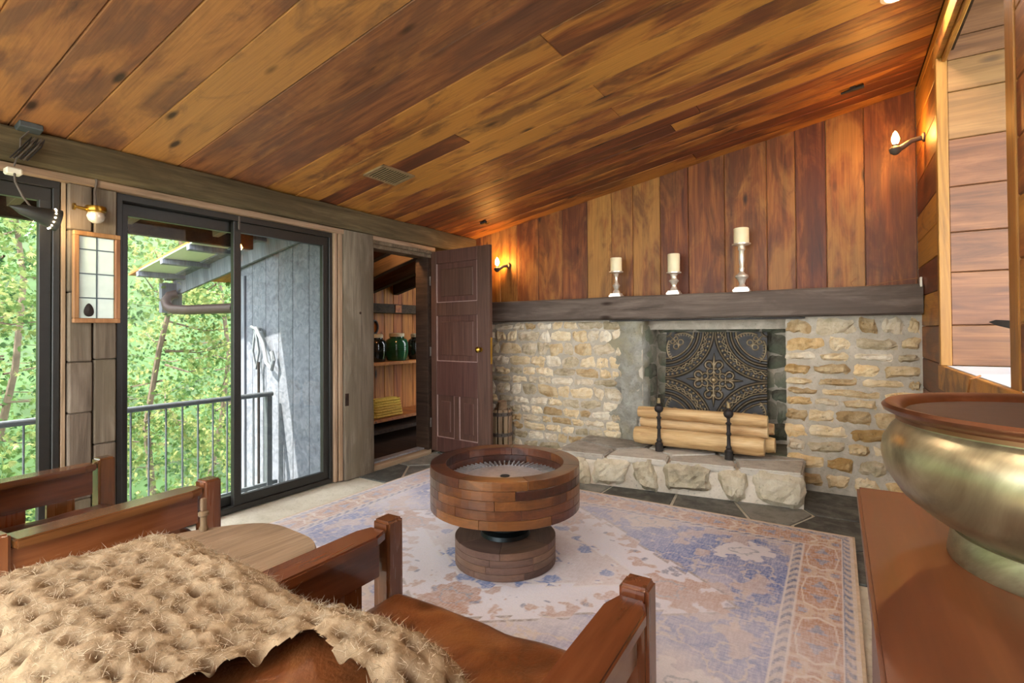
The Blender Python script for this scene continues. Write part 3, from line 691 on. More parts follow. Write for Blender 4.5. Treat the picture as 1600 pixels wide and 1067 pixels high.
# railing
RA = empty('balcony_railing', (-4.3, 0, -.3), 'grey steel balcony railing with thin upright balusters', 'railing')
G().tube([(-4.3, -6, .65), (-4.3, 2.74, .65)], .022, 10).build('top_rail', 'railm', RA, smooth=True)
B((-4.315, -6, -.16), (-4.285, 2.78, -.13)).build('bottom_rail', 'railm', RA)
gb = G().tube([(-4.3, 0, -.15), (-4.3, 0, .64)], .008, 8)
for i, yy in enumerate(np.arange(-1.0, 2.72, .115)):
    G().tube([(-4.3, yy, -.14), (-4.3, yy, .635)], .007, 6).build('baluster', 'railm', RA, smooth=True)
for yy in (.9, -1.2, 2.70): B((-4.325, yy - .025, -.3), (-4.275, yy + .025, .63)).build('rail_post', 'railm', RA, bevel=.003)
# hose on the siding
hp = atY(404, 515, 2.76); R_ = empty('coiled_hose', (hp.x, 2.77, hp.z), 'grey hose looped over a bracket on the grey siding', 'hose')
g = G().tube([(hp.x, 2.79, hp.z), (hp.x, 2.72, hp.z + .01), (hp.x - .03, 2.70, hp.z + .03)], .014, 8); g.build('bracket', 'hose', R_, smooth=True)
G().tube([(hp.x + .0, 2.73, hp.z + .02), (hp.x + .10, 2.74, hp.z - .12), (hp.x + .14, 2.75, hp.z - .30), (hp.x + .22, 2.75, hp.z - .36), (hp.x + .25, 2.75, hp.z - .28), (hp.x + .22, 2.75, hp.z - .2)], .018, 8).build('loop', 'hose', R_, smooth=True)
G().tube([(hp.x - .0, 2.73, hp.z + .02), (hp.x - .06, 2.74, hp.z - .2), (hp.x - .02, 2.75, hp.z - .36), (hp.x + .02, 2.75, hp.z - .2), (hp.x, 2.73, hp.z)], .012, 8).build('loop', 'hose', R_, smooth=True)
G().tube([(hp.x, 2.76, hp.z - .3), (hp.x, 2.76, -.3)], .012, 8).build('pipe', 'iron', R_, smooth=True)


# wooded hillside
hn = 40; hv = []
for i in range(hn + 1):
    for j in range(hn + 1):
        x_, y_ = -14 - 26 * i / hn, -26 + 70 * j / hn
        hv.append((x_, y_, -3.6 + 20 * (i / hn) ** .8 + 1.6 * noise.noise(V((x_ * .3, y_ * .3, 0)))))
hill = G().add(hv, [(i * (hn + 1) + j, i * (hn + 1) + j + 1, (i + 1) * (hn + 1) + j + 1, (i + 1) * (hn + 1) + j) for i in range(hn) for j in range(hn)]).build('hillside', 'hill', smooth=True, **ST)

# trees
def tree(name, x, y, h, r, label, dens, tone0, seed):
    rg = np.random.default_rng(seed); base = V((x, y, -3.6))
    R_ = empty(name, base, label, 'tree', group='cedars beyond the balcony')
    path = [base + V((.15 * math.sin(i * 1.3 + seed), .15 * math.cos(i + seed), h * i / 8)) for i in range(9)]
    G().tube(path, [.05 * (1 - i / 9.5) + .008 for i in range(9)], 8).build('trunk', 'trunk', R_, smooth=True)
    br = G(); tips = []
    nb = int(h * 13)
    for i in range(nb):
        t = rg.uniform(.1, .98); a = rg.uniform(0, 2 * math.pi); L = r * (1.02 - t) ** .7 * rg.uniform(.65, 1.1) + .15
        p0 = base + V((0, 0, h * t)); d = V((math.cos(a), math.sin(a), rg.uniform(-.25, .2)))
        p1 = p0 + d * L * .5 + V((0, 0, -.03)); p2 = p0 + d * L + V((0, 0, .12 * L))
        if i % 3 == 0: br.tube([p0, p1, p2], [.016, .010, .003], 4, False)
        tips.append((p0, p1, p2, L, a))
    br.build('branch_tangle', 'trunk', R_, kind='stuff')
    P = []; F = []; T = []
    for (p0, p1, p2, L, a) in tips:
        for q in range(int((5.2 if dens > 10 else 2.6) * dens * (L + .2))):
            s = rg.uniform(.25, 1.05); c = (p0 * (1 - s) ** 2 + p1 * 2 * s * (1 - s) + p2 * s * s) + V(rg.normal(0, .11, 3))
            dirv = V((math.cos(a) + rg.normal(0, .6), math.sin(a) + rg.normal(0, .6), rg.normal(-.35, .35))).normalized()
            side = dirv.cross(V(rg.normal(0, 1, 3))).normalized(); ln = rg.uniform(.04, .08) if dens > 10 else rg.uniform(.06, .12); wd = ln * .14; tn = min(1, max(0, tone0 + rg.normal(0, .22) + .25 * (s - .6)))
            nrm = dirv.cross(side)
            for kf in (-.95, -.6, -.3, 0, .3, .6, .95):
                dd = (dirv + side * kf).normalized() * ln * (1 - .25 * abs(kf)); sd = dd.cross(nrm).normalized() * wd * .55
                o = len(P); P += [c, c + dd * .55 + sd, c + dd + nrm * rg.normal(0, .01), c + dd * .55 - sd]; F.append((o, o + 1, o + 2, o + 3)); T += [tn] * 4
    me = bpy.data.meshes.new('foliage'); me.from_pydata([tuple(p) for p in P], [], F)
    at = me.attributes.new('tone', 'FLOAT', 'POINT'); at.data.foreach_set('value', T)
    link('foliage', me, 'leaf', R_, kind='stuff')
TR = [(-6.6, 1.1, 7.2, 1.5, 15, .55), (-6.9, 3.0, 7.4, 1.5, 15, .66), (-8.4, -.6, 8.2, 2.0, 12, .42), (-8.8, 2.0, 8.8, 2.0, 11, .40), (-9.2, 4.8, 8.8, 2.1, 11, .42),  # last value is leaf tone: near cedars painted paler to look sunlit
      (-11.5, .6, 10.5, 2.6, 8, .3), (-12, 3.8, 11, 2.7, 8, .3), (-11.5, 7.2, 10.5, 2.7, 7, .3), (-11.0, -2.6, 10, 2.6, 7, .3)]
LB = ['sunlit pale green cedar close outside the wide glass door', 'bright yellow-green cedar growing below the pantry eave', 'tall cedar seen through the narrow end glass', 'mid green cedar behind the sunlit ones', 'dense green cedar behind the grey siding wall',
      'dark green cedar far back in the woods', 'dark green cedar far back in the woods', 'dark green cedar far back in the woods', 'dark green cedar far back in the woods']
for i, (a, lb) in enumerate(zip(TR, LB)): tree('cedar_tree', a[0], a[1], a[2], a[3], lb, a[4], a[5], 11 + i)

# ------------------------------------------------------------------ rug (printed pattern as vertex colours on the pile)
RX0, RX1, RY0, RY1 = -3.01, .065, 1.24, 3.51
nxr, nyr = 640, 510
gx, gy = np.meshgrid(np.linspace(0, 1, nxr), np.linspace(0, 1, nyr))
LX, LY = RX1 - RX0, RY1 - RY0
mx_, my_ = gx * LX, gy * LY
def vnoise(x, y, sc, seed):
    r = np.random.default_rng(seed); tab = r.random((64, 64)); x = x * sc; y = y * sc
    i, j = np.floor(x).astype(int), np.floor(y).astype(int); fx, fy = x - i, y - j; fx = fx * fx * (3 - 2 * fx); fy = fy * fy * (3 - 2 * fy)
    t = lambda a, b: tab[a % 64, b % 64]
    return (t(i, j) * (1 - fx) + t(i + 1, j) * fx) * (1 - fy) + (t(i, j + 1) * (1 - fx) + t(i + 1, j + 1) * fx) * fy
def fbm(x, y, sc, seed, o=4): return sum(vnoise(x, y, sc * 2 ** k_, seed + k_) * .5 ** k_ for k_ in range(o)) / sum(.5 ** k_ for k_ in range(o))
cxy = (np.abs(mx_ - LX / 2), np.abs(my_ - LY / 2))          # mirrored coordinates, so motifs repeat fourfold
ed = np.minimum(np.minimum(mx_, LX - mx_), np.minimum(my_, LY - my_))
sm = lambda v, a, b: np.clip((v - a) / (b - a), 0, 1)
C = lambda h: np.array(lin(h)[:3])
img = np.zeros((nyr, nxr, 3)); img[:] = C('d5cbcb')
def put(mask, col): global img; img = img * (1 - mask[..., None]) + C(col) * mask[..., None]
md = cxy[0] / 1.12 + cxy[1] / .80 + .05 * np.sign(np.sin(cxy[0] * 30)) * np.sign(np.sin(cxy[1] * 26)) * .5
put(sm(fbm(mx_, my_, 2.2, 3), .35, .6) * .9 + .1, '5f74ac')                      # blue ground of the field
fl = fbm(cxy[0], cxy[1], 9, 21); put(sm(np.abs(fl - .5), .035, .015) * .7, 'd9c8b4')     # vines
put(sm(fbm(cxy[0], cxy[1], 7, 33), .58, .62) * .8, 'c9b0a2')
put(sm(md, 1.02, 1.0), 'e2dde0')                                                # cream medallion
put(sm(np.abs(md - 1.01), .016, .008) * .8, '8a7a70')
put(sm(fbm(cxy[0], cxy[1], 11, 41), .60, .63) * sm(md, 1.0, .98) * .8, 'b98f78')
put(sm(fbm(cxy[0], cxy[1], 13, 52), .64, .67) * sm(md, 1.0, .98) * .8, '6c7391')
put(sm(md, .62, .60), 'd3c5c0'); put(sm(np.abs(md - .61), .014, .007), 'e2dcd8')
put(sm(fbm(cxy[0], cxy[1], 12, 61), .56, .59) * sm(md, .6, .58), 'd8cfca'); put(sm(fbm(cxy[0], cxy[1], 10, 67), .62, .65) * sm(md, .6, .58), '6f83b2')
put(sm(md, .26, .245), 'd6d0c8'); put(sm(np.abs(md - .25), .014, .007), '7d86a4')
put(sm(fbm(cxy[0], cxy[1], 16, 71), .55, .58) * sm(md, .24, .22), 'b9a58c')
# palmettes at the medallion ends
for (ox, oy, ra, rb_, cc) in ((.80, .0, .22, .15, 'ba917a'), (1.02, .62, .15, .12, 'dcd6d6'), (0, .58, .16, .12, 'ba917a'), (.45, .78, .16, .1, 'd4c2b2')):
    ex, ey = cxy[0] - ox, cxy[1] - oy; an = np.arctan2(ey / rb_, ex / ra); rr = np.hypot(ex / ra, ey / rb_)
    lob = 1.5 * (fbm(cxy[0], cxy[1], 17, 111) - .5); put(sm(rr + lob, .95, .88), cc); put(sm(np.abs(rr + .6 * lob - .4), .07, .03) * .8, '8a94a0')
# borders
def band(a, b, col): put(((ed >= a) & (ed < b)).astype(float), col)
al_ = np.where(np.minimum(mx_, LX - mx_) < np.minimum(my_, LY - my_), my_, mx_)
band(.235, .28, '6c718c'); put(((ed > .240) & (ed < .275)) * sm(np.abs(np.sin(al_ * 46 + 1.5 * np.sin(ed * 70))), .55, .8) * .8, 'd3c3b4')
band(.055, .235, 'bb8a66')
be = np.abs(ed - .145); ph = al_ % .42
put(((ed > .055) & (ed < .235)) * sm(fbm(np.abs(ph - .21), be, 13, 81), .54, .58) * .8, 'd8bfa2'); put(((ed > .055) & (ed < .235)) * sm(fbm(np.abs(ph - .21), be, 15, 91), .62, .65), '8b8ba0')
oct_ = np.maximum(np.abs(ph - .21) / .19, be / .08) * .7 + (np.abs(ph - .21) / .19 + be / .08) * .25
put(((ed > .055) & (ed < .235)) * sm(np.abs(oct_ - .86), .05, .02), 'e2d2bd')
for q in (.055, .235, .28): put(sm(np.abs(ed - q), .006, .003), 'e0d4c8')
band(.02, .055, '747a92'); put(((ed > .023) & (ed < .052)) * sm(np.abs(np.sin(al_ * 52 + 2 * np.sin(ed * 60))), .5, .8) * .85, 'd0bca8')
band(0, .02, 'd8c6ae')
whiten = sm(fbm(mx_, my_, 1.1, 101, 5) + .22 * (1 - gx) - .10, .45, .80)  # noise-driven distress whitening, stronger toward the left end
img = img * (1 - .5 * whiten[..., None]) + C('e6e1e4') * (.5 * whiten[..., None])
img = img * np.array([.96, 1.0, 1.06]); jit = (rng.random((nyr, nxr, 1)) - .5) * .10; img = np.clip(img * (1 + jit), 0, 1)
vx = RX0 + gx * LX; vy = RY0 + gy * LY; vz = .009 + .0016 * fbm(mx_, my_, 3, 5)
me = bpy.data.meshes.new('pile'); idx = np.arange(nxr * nyr).reshape(nyr, nxr)
fq = np.stack([idx[:-1, :-1], idx[:-1, 1:], idx[1:, 1:], idx[1:, :-1]], -1).reshape(-1, 4)
me.vertices.add(nxr * nyr); me.vertices.foreach_set('co', np.stack([vx, vy, vz], -1).ravel().astype(np.float32))
me.loops.add(fq.size); me.loops.foreach_set('vertex_index', fq.ravel().astype(np.int32)); me.polygons.add(len(fq))
me.polygons.foreach_set('loop_start', np.arange(0, fq.size, 4, dtype=np.int32)); me.update(calc_edges=True)
at = me.attributes.new('pattern', 'FLOAT_COLOR', 'POINT'); at.data.foreach_set('color', np.concatenate([img, np.ones((nyr, nxr, 1))], -1).ravel().astype(np.float32))
RG = empty('rug', ((RX0 + RX1) / 2, (RY0 + RY1) / 2, 0), 'faded blue, cream and rust oriental rug on the floor', 'rug')
link('pile', me, 'rug', RG)
e = G(); t_ = .006
for a, b in (((RX0 - t_, RY0 - t_, .001), (RX1 + t_, RY0 + t_, .0105)), ((RX0 - t_, RY1 - t_, .001), (RX1 + t_, RY1 + t_, .0105)), ((RX0 - t_, RY0, .001), (RX0 + t_, RY1, .0105)), ((RX1 - t_, RY0, .001), (RX1 + t_, RY1, .0105))): e.span(a, b)
e.build('binding', 'rugedge', RG)
RZ = .0115

# ------------------------------------------------------------------ round hub table
TC = (-1.479, 2.251); TB = empty('hub_table', (TC[0], TC[1], RZ), 'round wooden hub table of stacked block rings on a smaller drum base', 'table')
def rings(z0, z1, r0, r1, nc, ns, nm, mat, off):
    hz = (z1 - z0) / nc
    for c_ in range(nc):
        a = off + c_ * .37 + random.uniform(0, .3); w_ = [random.uniform(.75, 1.25) for _ in range(ns)]; tot = sum(w_)
        for q in w_:
            d = 2 * math.pi * q / tot; am = a + d / 2; rm = (r0 + r1) / 2
            loc = V((TC[0] + rm * math.cos(am), TC[1] + rm * math.sin(am), z0 + hz * (c_ + .5)))
            g = G().arcseg(TC, r0, r1, z0 + hz * c_ + .0007, z0 + hz * (c_ + 1) - .0007, a + .002, a + d - .002, 8)
            R3 = Matrix.Rotation(-(am + math.pi / 2), 3, 'Z'); g.v = [tuple(R3 @ (V(p) - loc)) for p in g.v]
            mw = Matrix.Rotation(am + math.pi / 2, 4, 'Z'); mw.translation = loc
            g.build(nm, mat, TB, bevel=.0015, mw=mw); a += d
rings(.30, .52, .306, .388, 5, 7, 'rim_block', 'tblock', .4)
rings(RZ, .145, .05, .262, 4, 6, 'base_block', 'tbase', 1.1)
G().lathe([(.04, .02), (.05, .145), (.13, .146), (.125, .165), (.10, .18), (.10, .285), (.30, .29), (.305, .40), (.0, .40)], (TC[0], TC[1], 0), 40).build('steel_hub', 'foot', TB, smooth=True)
G().lathe([(.304, .405), (.304, .418), (.215, .438), (.20, .441), (.03, .441), (.026, .436), (.026, .412), (0, .412)], (TC[0], TC[1], 0), 64).build('dished_plate', 'plate', TB, smooth=True)
fin = G().box((.255, 0, .434), (.085, .007, .022))
fme = fin.build('fin', 'plate', TB, mw=Matrix.Translation((TC[0], TC[1], 0)))
for i in range(1, 64):
    o = fme.copy(); COL.objects.link(o); mw = Matrix.Rotation(2 * math.pi * i / 64, 4, 'Z'); mw.translation = V((TC[0], TC[1], 0)); o.matrix_basis = mw
G().lathe([(.0, .4425), (.024, .4425), (.024, .436)], (TC[0], TC[1], 0), 20).build('hole_dark_disc', 'hollow_dark', TB)  # black disc over the plate's recess, its shade put into the colour

# ------------------------------------------------------------------ stump side table + carved peg
SC, SR, SZ = (-1.63, .80), .335, .50
ST_ = empty('stump_table', (SC[0], SC[1], 0), 'round weathered log slice side table between the two armchairs', 'side table')
def wob(a): return SR * (1 + .025 * math.sin(3 * a + 1) + .02 * math.sin(7 * a))
def ringv(sc_, z_, n_=64): return [(SC[0] + wob(2 * math.pi * i / n_) * sc_ * math.cos(2 * math.pi * i / n_), SC[1] + wob(2 * math.pi * i / n_) * sc_ * math.sin(2 * math.pi * i / n_), z_) for i in range(n_)]
def stack(rs, n_=64):
    g = G(); vs = []
    for s_, z_ in rs: vs += ringv(s_, z_, n_)
    g.add(vs, [(i * n_ + j, i * n_ + (j + 1) % n_, (i + 1) * n_ + (j + 1) % n_, (i + 1) * n_ + j) for i in range(len(rs) - 1) for j in range(n_)] + [tuple(range(n_))[::-1], tuple((len(rs) - 1) * n_ + j for j in range(n_))]); return g
stack([(.97, .405), (1, .42), (1, .485), (.985, .50)]).build('slab', 'stump', ST_, smooth=True)
for i in range(3):
    a = 2.1 * i + .5; G().tube([(SC[0] + .14 * math.cos(a), SC[1] + .14 * math.sin(a), .405), (SC[0] + .24 * math.cos(a), SC[1] + .24 * math.sin(a), .0)], [.03, .024], 10).build('leg', 'bark', ST_, smooth=True)
fp = atZ(318, 829, SZ)
FG = empty('carved_peg', fp, 'small dark carved wooden peg standing on the log slice table', 'ornament')
G().lathe([(.013, .0), (.015, .01), (.010, .02), (.011, .05), (.017, .055), (.017, .066), (.010, .07)], fp, 12).build('shaft', 'bark', FG, smooth=True)
G().box(fp + V((0, 0, .092)), (.016, .018, .045)).build('tip', 'bark', FG, bevel=.003)

# ------------------------------------------------------------------ mission armchairs
def armchair(loc, rotz, wdt, label):
    R_ = empty('mission_armchair', loc, label, 'armchair', group='oak mission armchairs')
    h = wdt / 2; MW = Matrix.Translation(V(loc)) @ Matrix.Rotation(rotz, 4, 'Z')
    def p(name, a, b, mat, bev=.004, seg=2, parent=R_):
        c = V([(i + j) / 2 for i, j in zip(a, b)])
        return G().box((0, 0, 0), [abs(j - i) for i, j in zip(a, b)]).build(name, mat, parent, bevel=bev, seg=seg, mw=MW @ Matrix.Translation(c))
    for s in (-1, 1):
        p('front_post', (s * h - .034, .30, 0), (s * h + .034, .368, .622), 'chairz', .008, 3)
        p('rear_post', (s * h - .034, -.335, 0), (s * h + .034, -.267, .622), 'chairz', .008, 3)
        g = G().prism([(-.047, -.262), (.047, -.262), (.047, .245), (.030, .294), (-.030, .294), (-.047, .245)], 0, .03)
        g.build('arm', 'chair', R_, bevel=.005, seg=2, mw=MW @ Matrix.Translation((s * h, 0, .572)))
        p('arm_rail', (s * h - .014, -.267, .462), (s * h + .014, .285, .572), 'chair', .003)
        p('side_rail', (s * h - .014, -.267, .17), (s * h + .014, .30, .27), 'chair', .003)
        for yy in (-.17, .0, .17): p('slat', (s * h - .009, yy - .05, .27), (s * h + .009, yy + .05, .462), 'chairz', .002)
    p('front_rail', (-h + .03, .322, .16), (h - .03, .346, .27), 'chair', .003); p('rear_rail', (-h + .03, -.31, .16), (h - .03, -.286, .27), 'chair', .003)
    def cushion(name, a, b, rr, puff):
        c = V([(i + j) / 2 for i, j in zip(a, b)]); sx, sy, sz = [abs(j - i) / 2 for i, j in zip(a, b)]
        n_ = 26; vs = []; fs = []
        pts = {}
        def vid(q):
            key = tuple(round(x_, 5) for x_ in q)
            if key not in pts: pts[key] = len(vs); vs.append(q)
            return pts[key]
        for ax in range(3):
            for s in (-1, 1):
                for i in range(n_):
                    for j in range(n_):
                        qs = []
                        for di, dj in ((0, 0), (1, 0), (1, 1), (0, 1)):
                            q = [0, 0, 0]; q[ax] = s; q[(ax + 1) % 3] = -1 + 2 * (i + di) / n_; q[(ax + 2) % 3] = -1 + 2 * (j + dj) / n_; qs.append(vid(tuple(q)))
                        fs.append(tuple(qs))
        out = []
        for q in vs:
            q = V(q); e_ = V([max(abs(q[i]) * d - (d - rr), 0) * (1 if q[i] > 0 else -1) for i, d in enumerate((sx, sy, sz))])
            inner = V([max(-(d - rr), min(d - rr, q[i] * d)) for i, d in enumerate((sx, sy, sz))])
            v_ = inner + (e_.normalized() * rr if e_.length > 1e-6 else e_)
            v_.z += puff * (1 - q.x ** 4) * (1 - q.y ** 4) * (1 if q.z > 0 else 0)
            v_ += V((noise.noise(v_ * 7 + c), noise.noise(v_ * 7 + c * 2 + V((5, 0, 0))), noise.noise(v_ * 9 + c + V((0, 9, 0))))) * .008
            out.append(v_)
        return G().add(out, fs).build(name, 'leather', R_, smooth=True, mw=MW @ Matrix.Translation(c))
    cushion('seat_cushion', (-h + .045, -.22, .275), (h - .045, .325, .425), .045, .015)
    bc = cushion('back_cushion', (-h + .04, -.57, .30), (h - .04, -.29, .772), .07, .0)
    zt_ = .772
    G().tube([MW @ V((x_, -.315, zt_ - .012 - .02 * (abs(x_) > h - .12))) for x_ in np.linspace(-h + .09, h - .09, 12)], .007, 8).build('piping', 'leather', bc, smooth=True)
    p('back_rail', (-h + .034, -.60, .30), (h - .034, -.575, .36), 'chair', .003); p('back_rail', (-h + .034, -.60, .62), (h - .034, -.575, .70), 'chair', .003)
    for s in (-1, 1): p('back_stile', (s * (h - .03) - .022, -.605, .26), (s * (h - .03) + .022, -.57, .74), 'chairz', .004)
    return R_
armchair((-.785, .815, 0), math.radians(1), .79, 'brown leather oak mission armchair under the knitted throw')
armchair((-2.49, .71, 0), math.radians(5), .80, 'oak mission armchair with slatted sides beside the glass doors')

# ------------------------------------------------------------------ knitted throw over the chair back
def thr(u, v):
    """u: arc length along the chair back (from its far-left end), v: across (0 = far hem)"""
    def bend(s, a, b, r, lo, hi):      # flat between a and b, falling off with radius r
        if s < a: d = a - s; th = min(d / r, math.pi / 2 * .92); ex = max(0, d - r * math.pi / 2 * .92); return a - r * math.sin(th) - ex * math.cos(math.pi / 2 * .92), r * (1 - math.cos(th)) + ex
        if s > b: d = s - b; th = min(d / r, math.pi / 2 * .92); ex = max(0, d - r * math.pi / 2 * .92); return b + r * math.sin(th) + ex * math.cos(math.pi / 2 * .92), r * (1 - math.cos(th)) + ex
        return s, 0
    x, dx = bend(-1.42 + u, -1.13, -.475, .09, 0, 0)
    y, dy = bend(.72 - v, .27, .455, .10, 0, 0)
    z_ = .805 - dx - dy + .018 * noise.noise(V((u * 5, v * 5, 2)))
    return V((x + .012 * noise.noise(V((u * 4, v * 4, 7))), y + .012 * noise.noise(V((u * 4, v * 4, 12))), z_))
NU, NV, UL, VL = 330, 300, 1.09, .98
vs = []; dim = []
for j in range(NV + 1):
    for i in range(NU + 1):
        u, v = UL * i / NU, VL * j / NV
        p = thr(u, v); du_ = thr(u + .004, v) - p; dv_ = thr(u, v + .004) - p; nn = dv_.cross(du_).normalized()
        if nn.z < -.2: nn = -nn
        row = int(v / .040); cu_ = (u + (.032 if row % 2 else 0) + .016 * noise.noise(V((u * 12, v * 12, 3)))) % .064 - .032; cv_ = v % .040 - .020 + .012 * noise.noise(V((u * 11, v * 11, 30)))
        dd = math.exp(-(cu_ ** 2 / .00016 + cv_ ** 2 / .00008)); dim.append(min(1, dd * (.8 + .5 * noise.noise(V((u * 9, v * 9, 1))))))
        h_ = -.016 * dd + .005 * noise.noise(V((u * 60, v * 60, 1))) + .005 * noise.noise(V((u * 25, v * 25, 4)))
        vs.append(p + nn * h_)
fs = []
def keep(u, v):
    xx, yy = -1.42 + u, .72 - v
    # the hem is pulled up on the right so the leather shows
    if xx > -.62 + .015 * math.sin(yy * 17) and yy < .452 - .03 * math.sin((xx + .62) * 14) and xx < -.452 - .008 * math.sin(yy * 20): return False
    return True
for j in range(NV):
    for i in range(NU):
        if keep(UL * (i + .5) / NU, VL * (j + .5) / NV):
            a = j * (NU + 1) + i; fs.append((a, a + 1, a + NU + 2, a + NU + 1))
TH = empty('knitted_throw', (-.9, .42, .8), 'fuzzy tan bobble-knit wool throw draped over the leather armchair back', 'throw blanket')
me = bpy.data.meshes.new('knit'); me.from_pydata([tuple(p) for p in vs], [], fs)
for f in me.polygons: f.use_smooth = True
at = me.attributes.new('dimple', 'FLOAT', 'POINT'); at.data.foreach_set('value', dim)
link('knit', me, 'wool', TH)
P = []; F = []
for q in range(38000):
    u, v = random.uniform(0, UL), random.uniform(0, VL)
    if not keep(u, v): continue
    p = thr(u, v); d = V((random.gauss(0, 1), random.gauss(0, 1), random.gauss(.5, .6))).normalized(); L = random.uniform(.004, .010) * (2.4 if random.random() < .006 else 1)
    cv = V((random.gauss(0, 1), random.gauss(0, 1), random.gauss(0, .5))) * L * .9; wd_ = V((random.gauss(0, 1), random.gauss(0, 1), random.gauss(0, 1))).cross(d).normalized() * .0003
    pts3 = [p + d * L * t_ + cv * t_ * t_ for t_ in (0, .5, 1)]; o = len(P)
    P += [pts3[0] - wd_, pts3[0] + wd_, pts3[1] - wd_, pts3[1] + wd_, pts3[2]]; F += [(o, o + 1, o + 3, o + 2), (o + 2, o + 3, o + 4)]
me = bpy.data.meshes.new('fuzz'); me.from_pydata([tuple(p) for p in P], [], F); link('fuzz', me, 'fuzz', TH, kind='stuff')

# ------------------------------------------------------------------ cabinet and bowl
CZ = .90; CBX0, CBY1 = .028, 1.175
CB = empty('oak_cabinet', (.25, .4, 0), 'glossy reddish-brown oak cabinet against the plank wall', 'cabinet')
B((CBX0, -.55, CZ - .028), (XR - .035, CBY1, CZ)).build('top', 'cab', CB, bevel=.004, seg=2)
B((CBX0 + .03, -.52, .10), (XR - .04, CBY1 - .03, CZ - .028)).build('body', 'cab', CB, bevel=.003)
for xx in (CBX0 + .06, XR - .08):
    for yy in (-.49, CBY1 - .06): B((xx - .025, yy - .025, 0), (xx + .025, yy + .025, .10)).build('leg', 'chairz', CB, bevel=.003)
for i in range(3):
    y0_ = -.48 + i * .545; dr = B((CBX0 + .018, y0_, .14), (CBX0 + .03, y0_ + .52, CZ - .06)).build('door', 'cab', CB, bevel=.003)
    G().lathe([(.006, 0), (.006, .006), (.010, .010), (.0, .014)], (CBX0 + .018, y0_ + .48, .52), 14, (-1, 0, 0)).build('knob', 'brass', dr, smooth=True)
BC = (.250, .885, CZ)
BW = empty('brass_bowl', BC, 'large tarnished brass bowl with rolled rim on the oak cabinet', 'bowl')
G().lathe([(.10, .012), (.128, .0), (.130, .004), (.126, .03), (.124, .036)], BC, 64).build('foot', 'bowl', BW, smooth=True)
G().lathe([(.118, .034), (.122, .040), (.150, .055), (.178, .078), (.196, .107), (.2005, .13), (.198, .148), (.188, .166), (.180, .174), (.180, .180)], BC, 72).build('body', 'bowl', BW, smooth=True)
G().lathe([(.178, .175), (.183, .176), (.183, .181), (.190, .185), (.197, .189), (.199, .194), (.195, .198), (.184, .196), (.175, .190), (.170, .182), (.168, .172)], BC, 72).build('rim', 'copper', BW, smooth=True)
G().lathe([(.172, .187), (.168, .172), (.185, .13), (.17, .09), (.12, .05), (0, .046)], BC, 64).build('inside', 'bowlin', BW, smooth=True)

# ------------------------------------------------------------------ fireplace contents
FBZ = .245
# pressed metal tile leaning on the firebox back
TS, TN = .83, 300
uu, vv = np.meshgrid(np.linspace(-1, 1, TN), np.linspace(-1, 1, TN)); hgt = np.zeros_like(uu); wear = np.zeros_like(uu)
def gs(d, w_): return np.exp(-(d / w_) ** 2)
def addh(hv, k_, wv): global hgt, wear; hgt = np.maximum(hgt, hv * k_); wear = np.maximum(wear, hv * wv)
for sx in (-1, 1):
    for sy in (-1, 1):
        ax_, ay_ = 1.02 - sx * uu, 1.02 - sy * vv; rr = np.hypot(ax_, ay_); an = np.arctan2(ay_, ax_); ins = rr < 1.08
        for r_, w_, k_, wv in ((1.0, .018, 1, .45), (.80, .014, .9, .6), (.70, .02, .9, .4), (.60, .014, 1, .8)): addh(gs(rr - r_, w_) * ins, k_, wv)
        addh(gs(rr - .945, .022) * (np.sin(an * 60) > .1) * ins, .7, .75)
        wig = .865 + .030 * np.sin(an * 30); addh(gs(rr - wig, .014) * ins, .8, .85); wig2 = .865 - .025 * np.sin(an * 30 + .6); addh(gs(rr - wig2, .010) * ins, .6, .7)
        addh((rr < .60) * (rr > .0) * .25, 1, 0)
        lx = (ax_ + ay_) / 1.414; ly = (ax_ - ay_) / 1.414          # along and across the corner diagonal
        for s_ in (-1, 1):
            arc = np.hypot(lx - .36, (ly - s_ * .02)); addh(gs(np.hypot(lx - .40, s_ * ly - .07) - .055, .012) * (lx < .5), .8, .8)
            addh(gs(np.hypot(lx - .27, s_ * ly - .05) - .04, .011), .7, .75); addh(gs(np.abs(ly), .012) * (lx > .15) * (lx < .46), .9, .75)
            an2 = np.arctan2(ly * s_, lx - .52); r2 = np.hypot(lx - .52, ly); addh(gs(r2 - .33, .014) * (an2 > 1.5) * (an2 < 2.9), .8, .8)
            addh(gs(r2 - .30, .022) * (np.sin(an2 * 34) > 0) * (an2 > 1.6) * (an2 < 2.8), .5, .6)
        addh(gs(np.hypot(ax_, ay_) - .12, .02) * ins, .8, .4)
for k_ in range(4):
    c_, s_ = [(1, 0), (0, 1), (-1, 0), (0, -1)][k_]; p_ = (uu * c_ + vv * s_) / 1.15; q_ = (-uu * s_ + vv * c_) / 1.15
    addh(np.clip(1 - np.abs(q_) / (.05 * np.clip((.50 - p_) / .26, 0, 1) + 1e-4), 0, 1) * (p_ > .22) * (p_ < .5), 1, .7)
    addh(gs(q_, .016) * (p_ > .06) * (p_ < .24), 1, .7); addh(gs(p_ - .2, .012) * (np.abs(q_) < .06), .9, .8)
    for sg in (-1, 1): addh(gs(np.hypot(p_ - .27, sg * q_ - .085) - .062, .015) * ((p_ > .26) | (sg * q_ > .085)), .95, .8); addh(gs(np.hypot(p_ - .15, sg * q_ - .065) - .05, .012) * ((p_ < .15) | (sg * q_ > .07)), .8, .75)
rr = np.hypot(uu, vv); addh(np.sqrt(np.clip(1 - (rr / .052) ** 2, 0, 1)), 1.5, 1.0); addh(gs(rr - .072, .012), .8, .8)
FT = empty('pressed_metal_panel', (-.90, 4.72, FBZ), 'square dark embossed metal panel with fleur-de-lis leaning in the fireplace', 'panel')
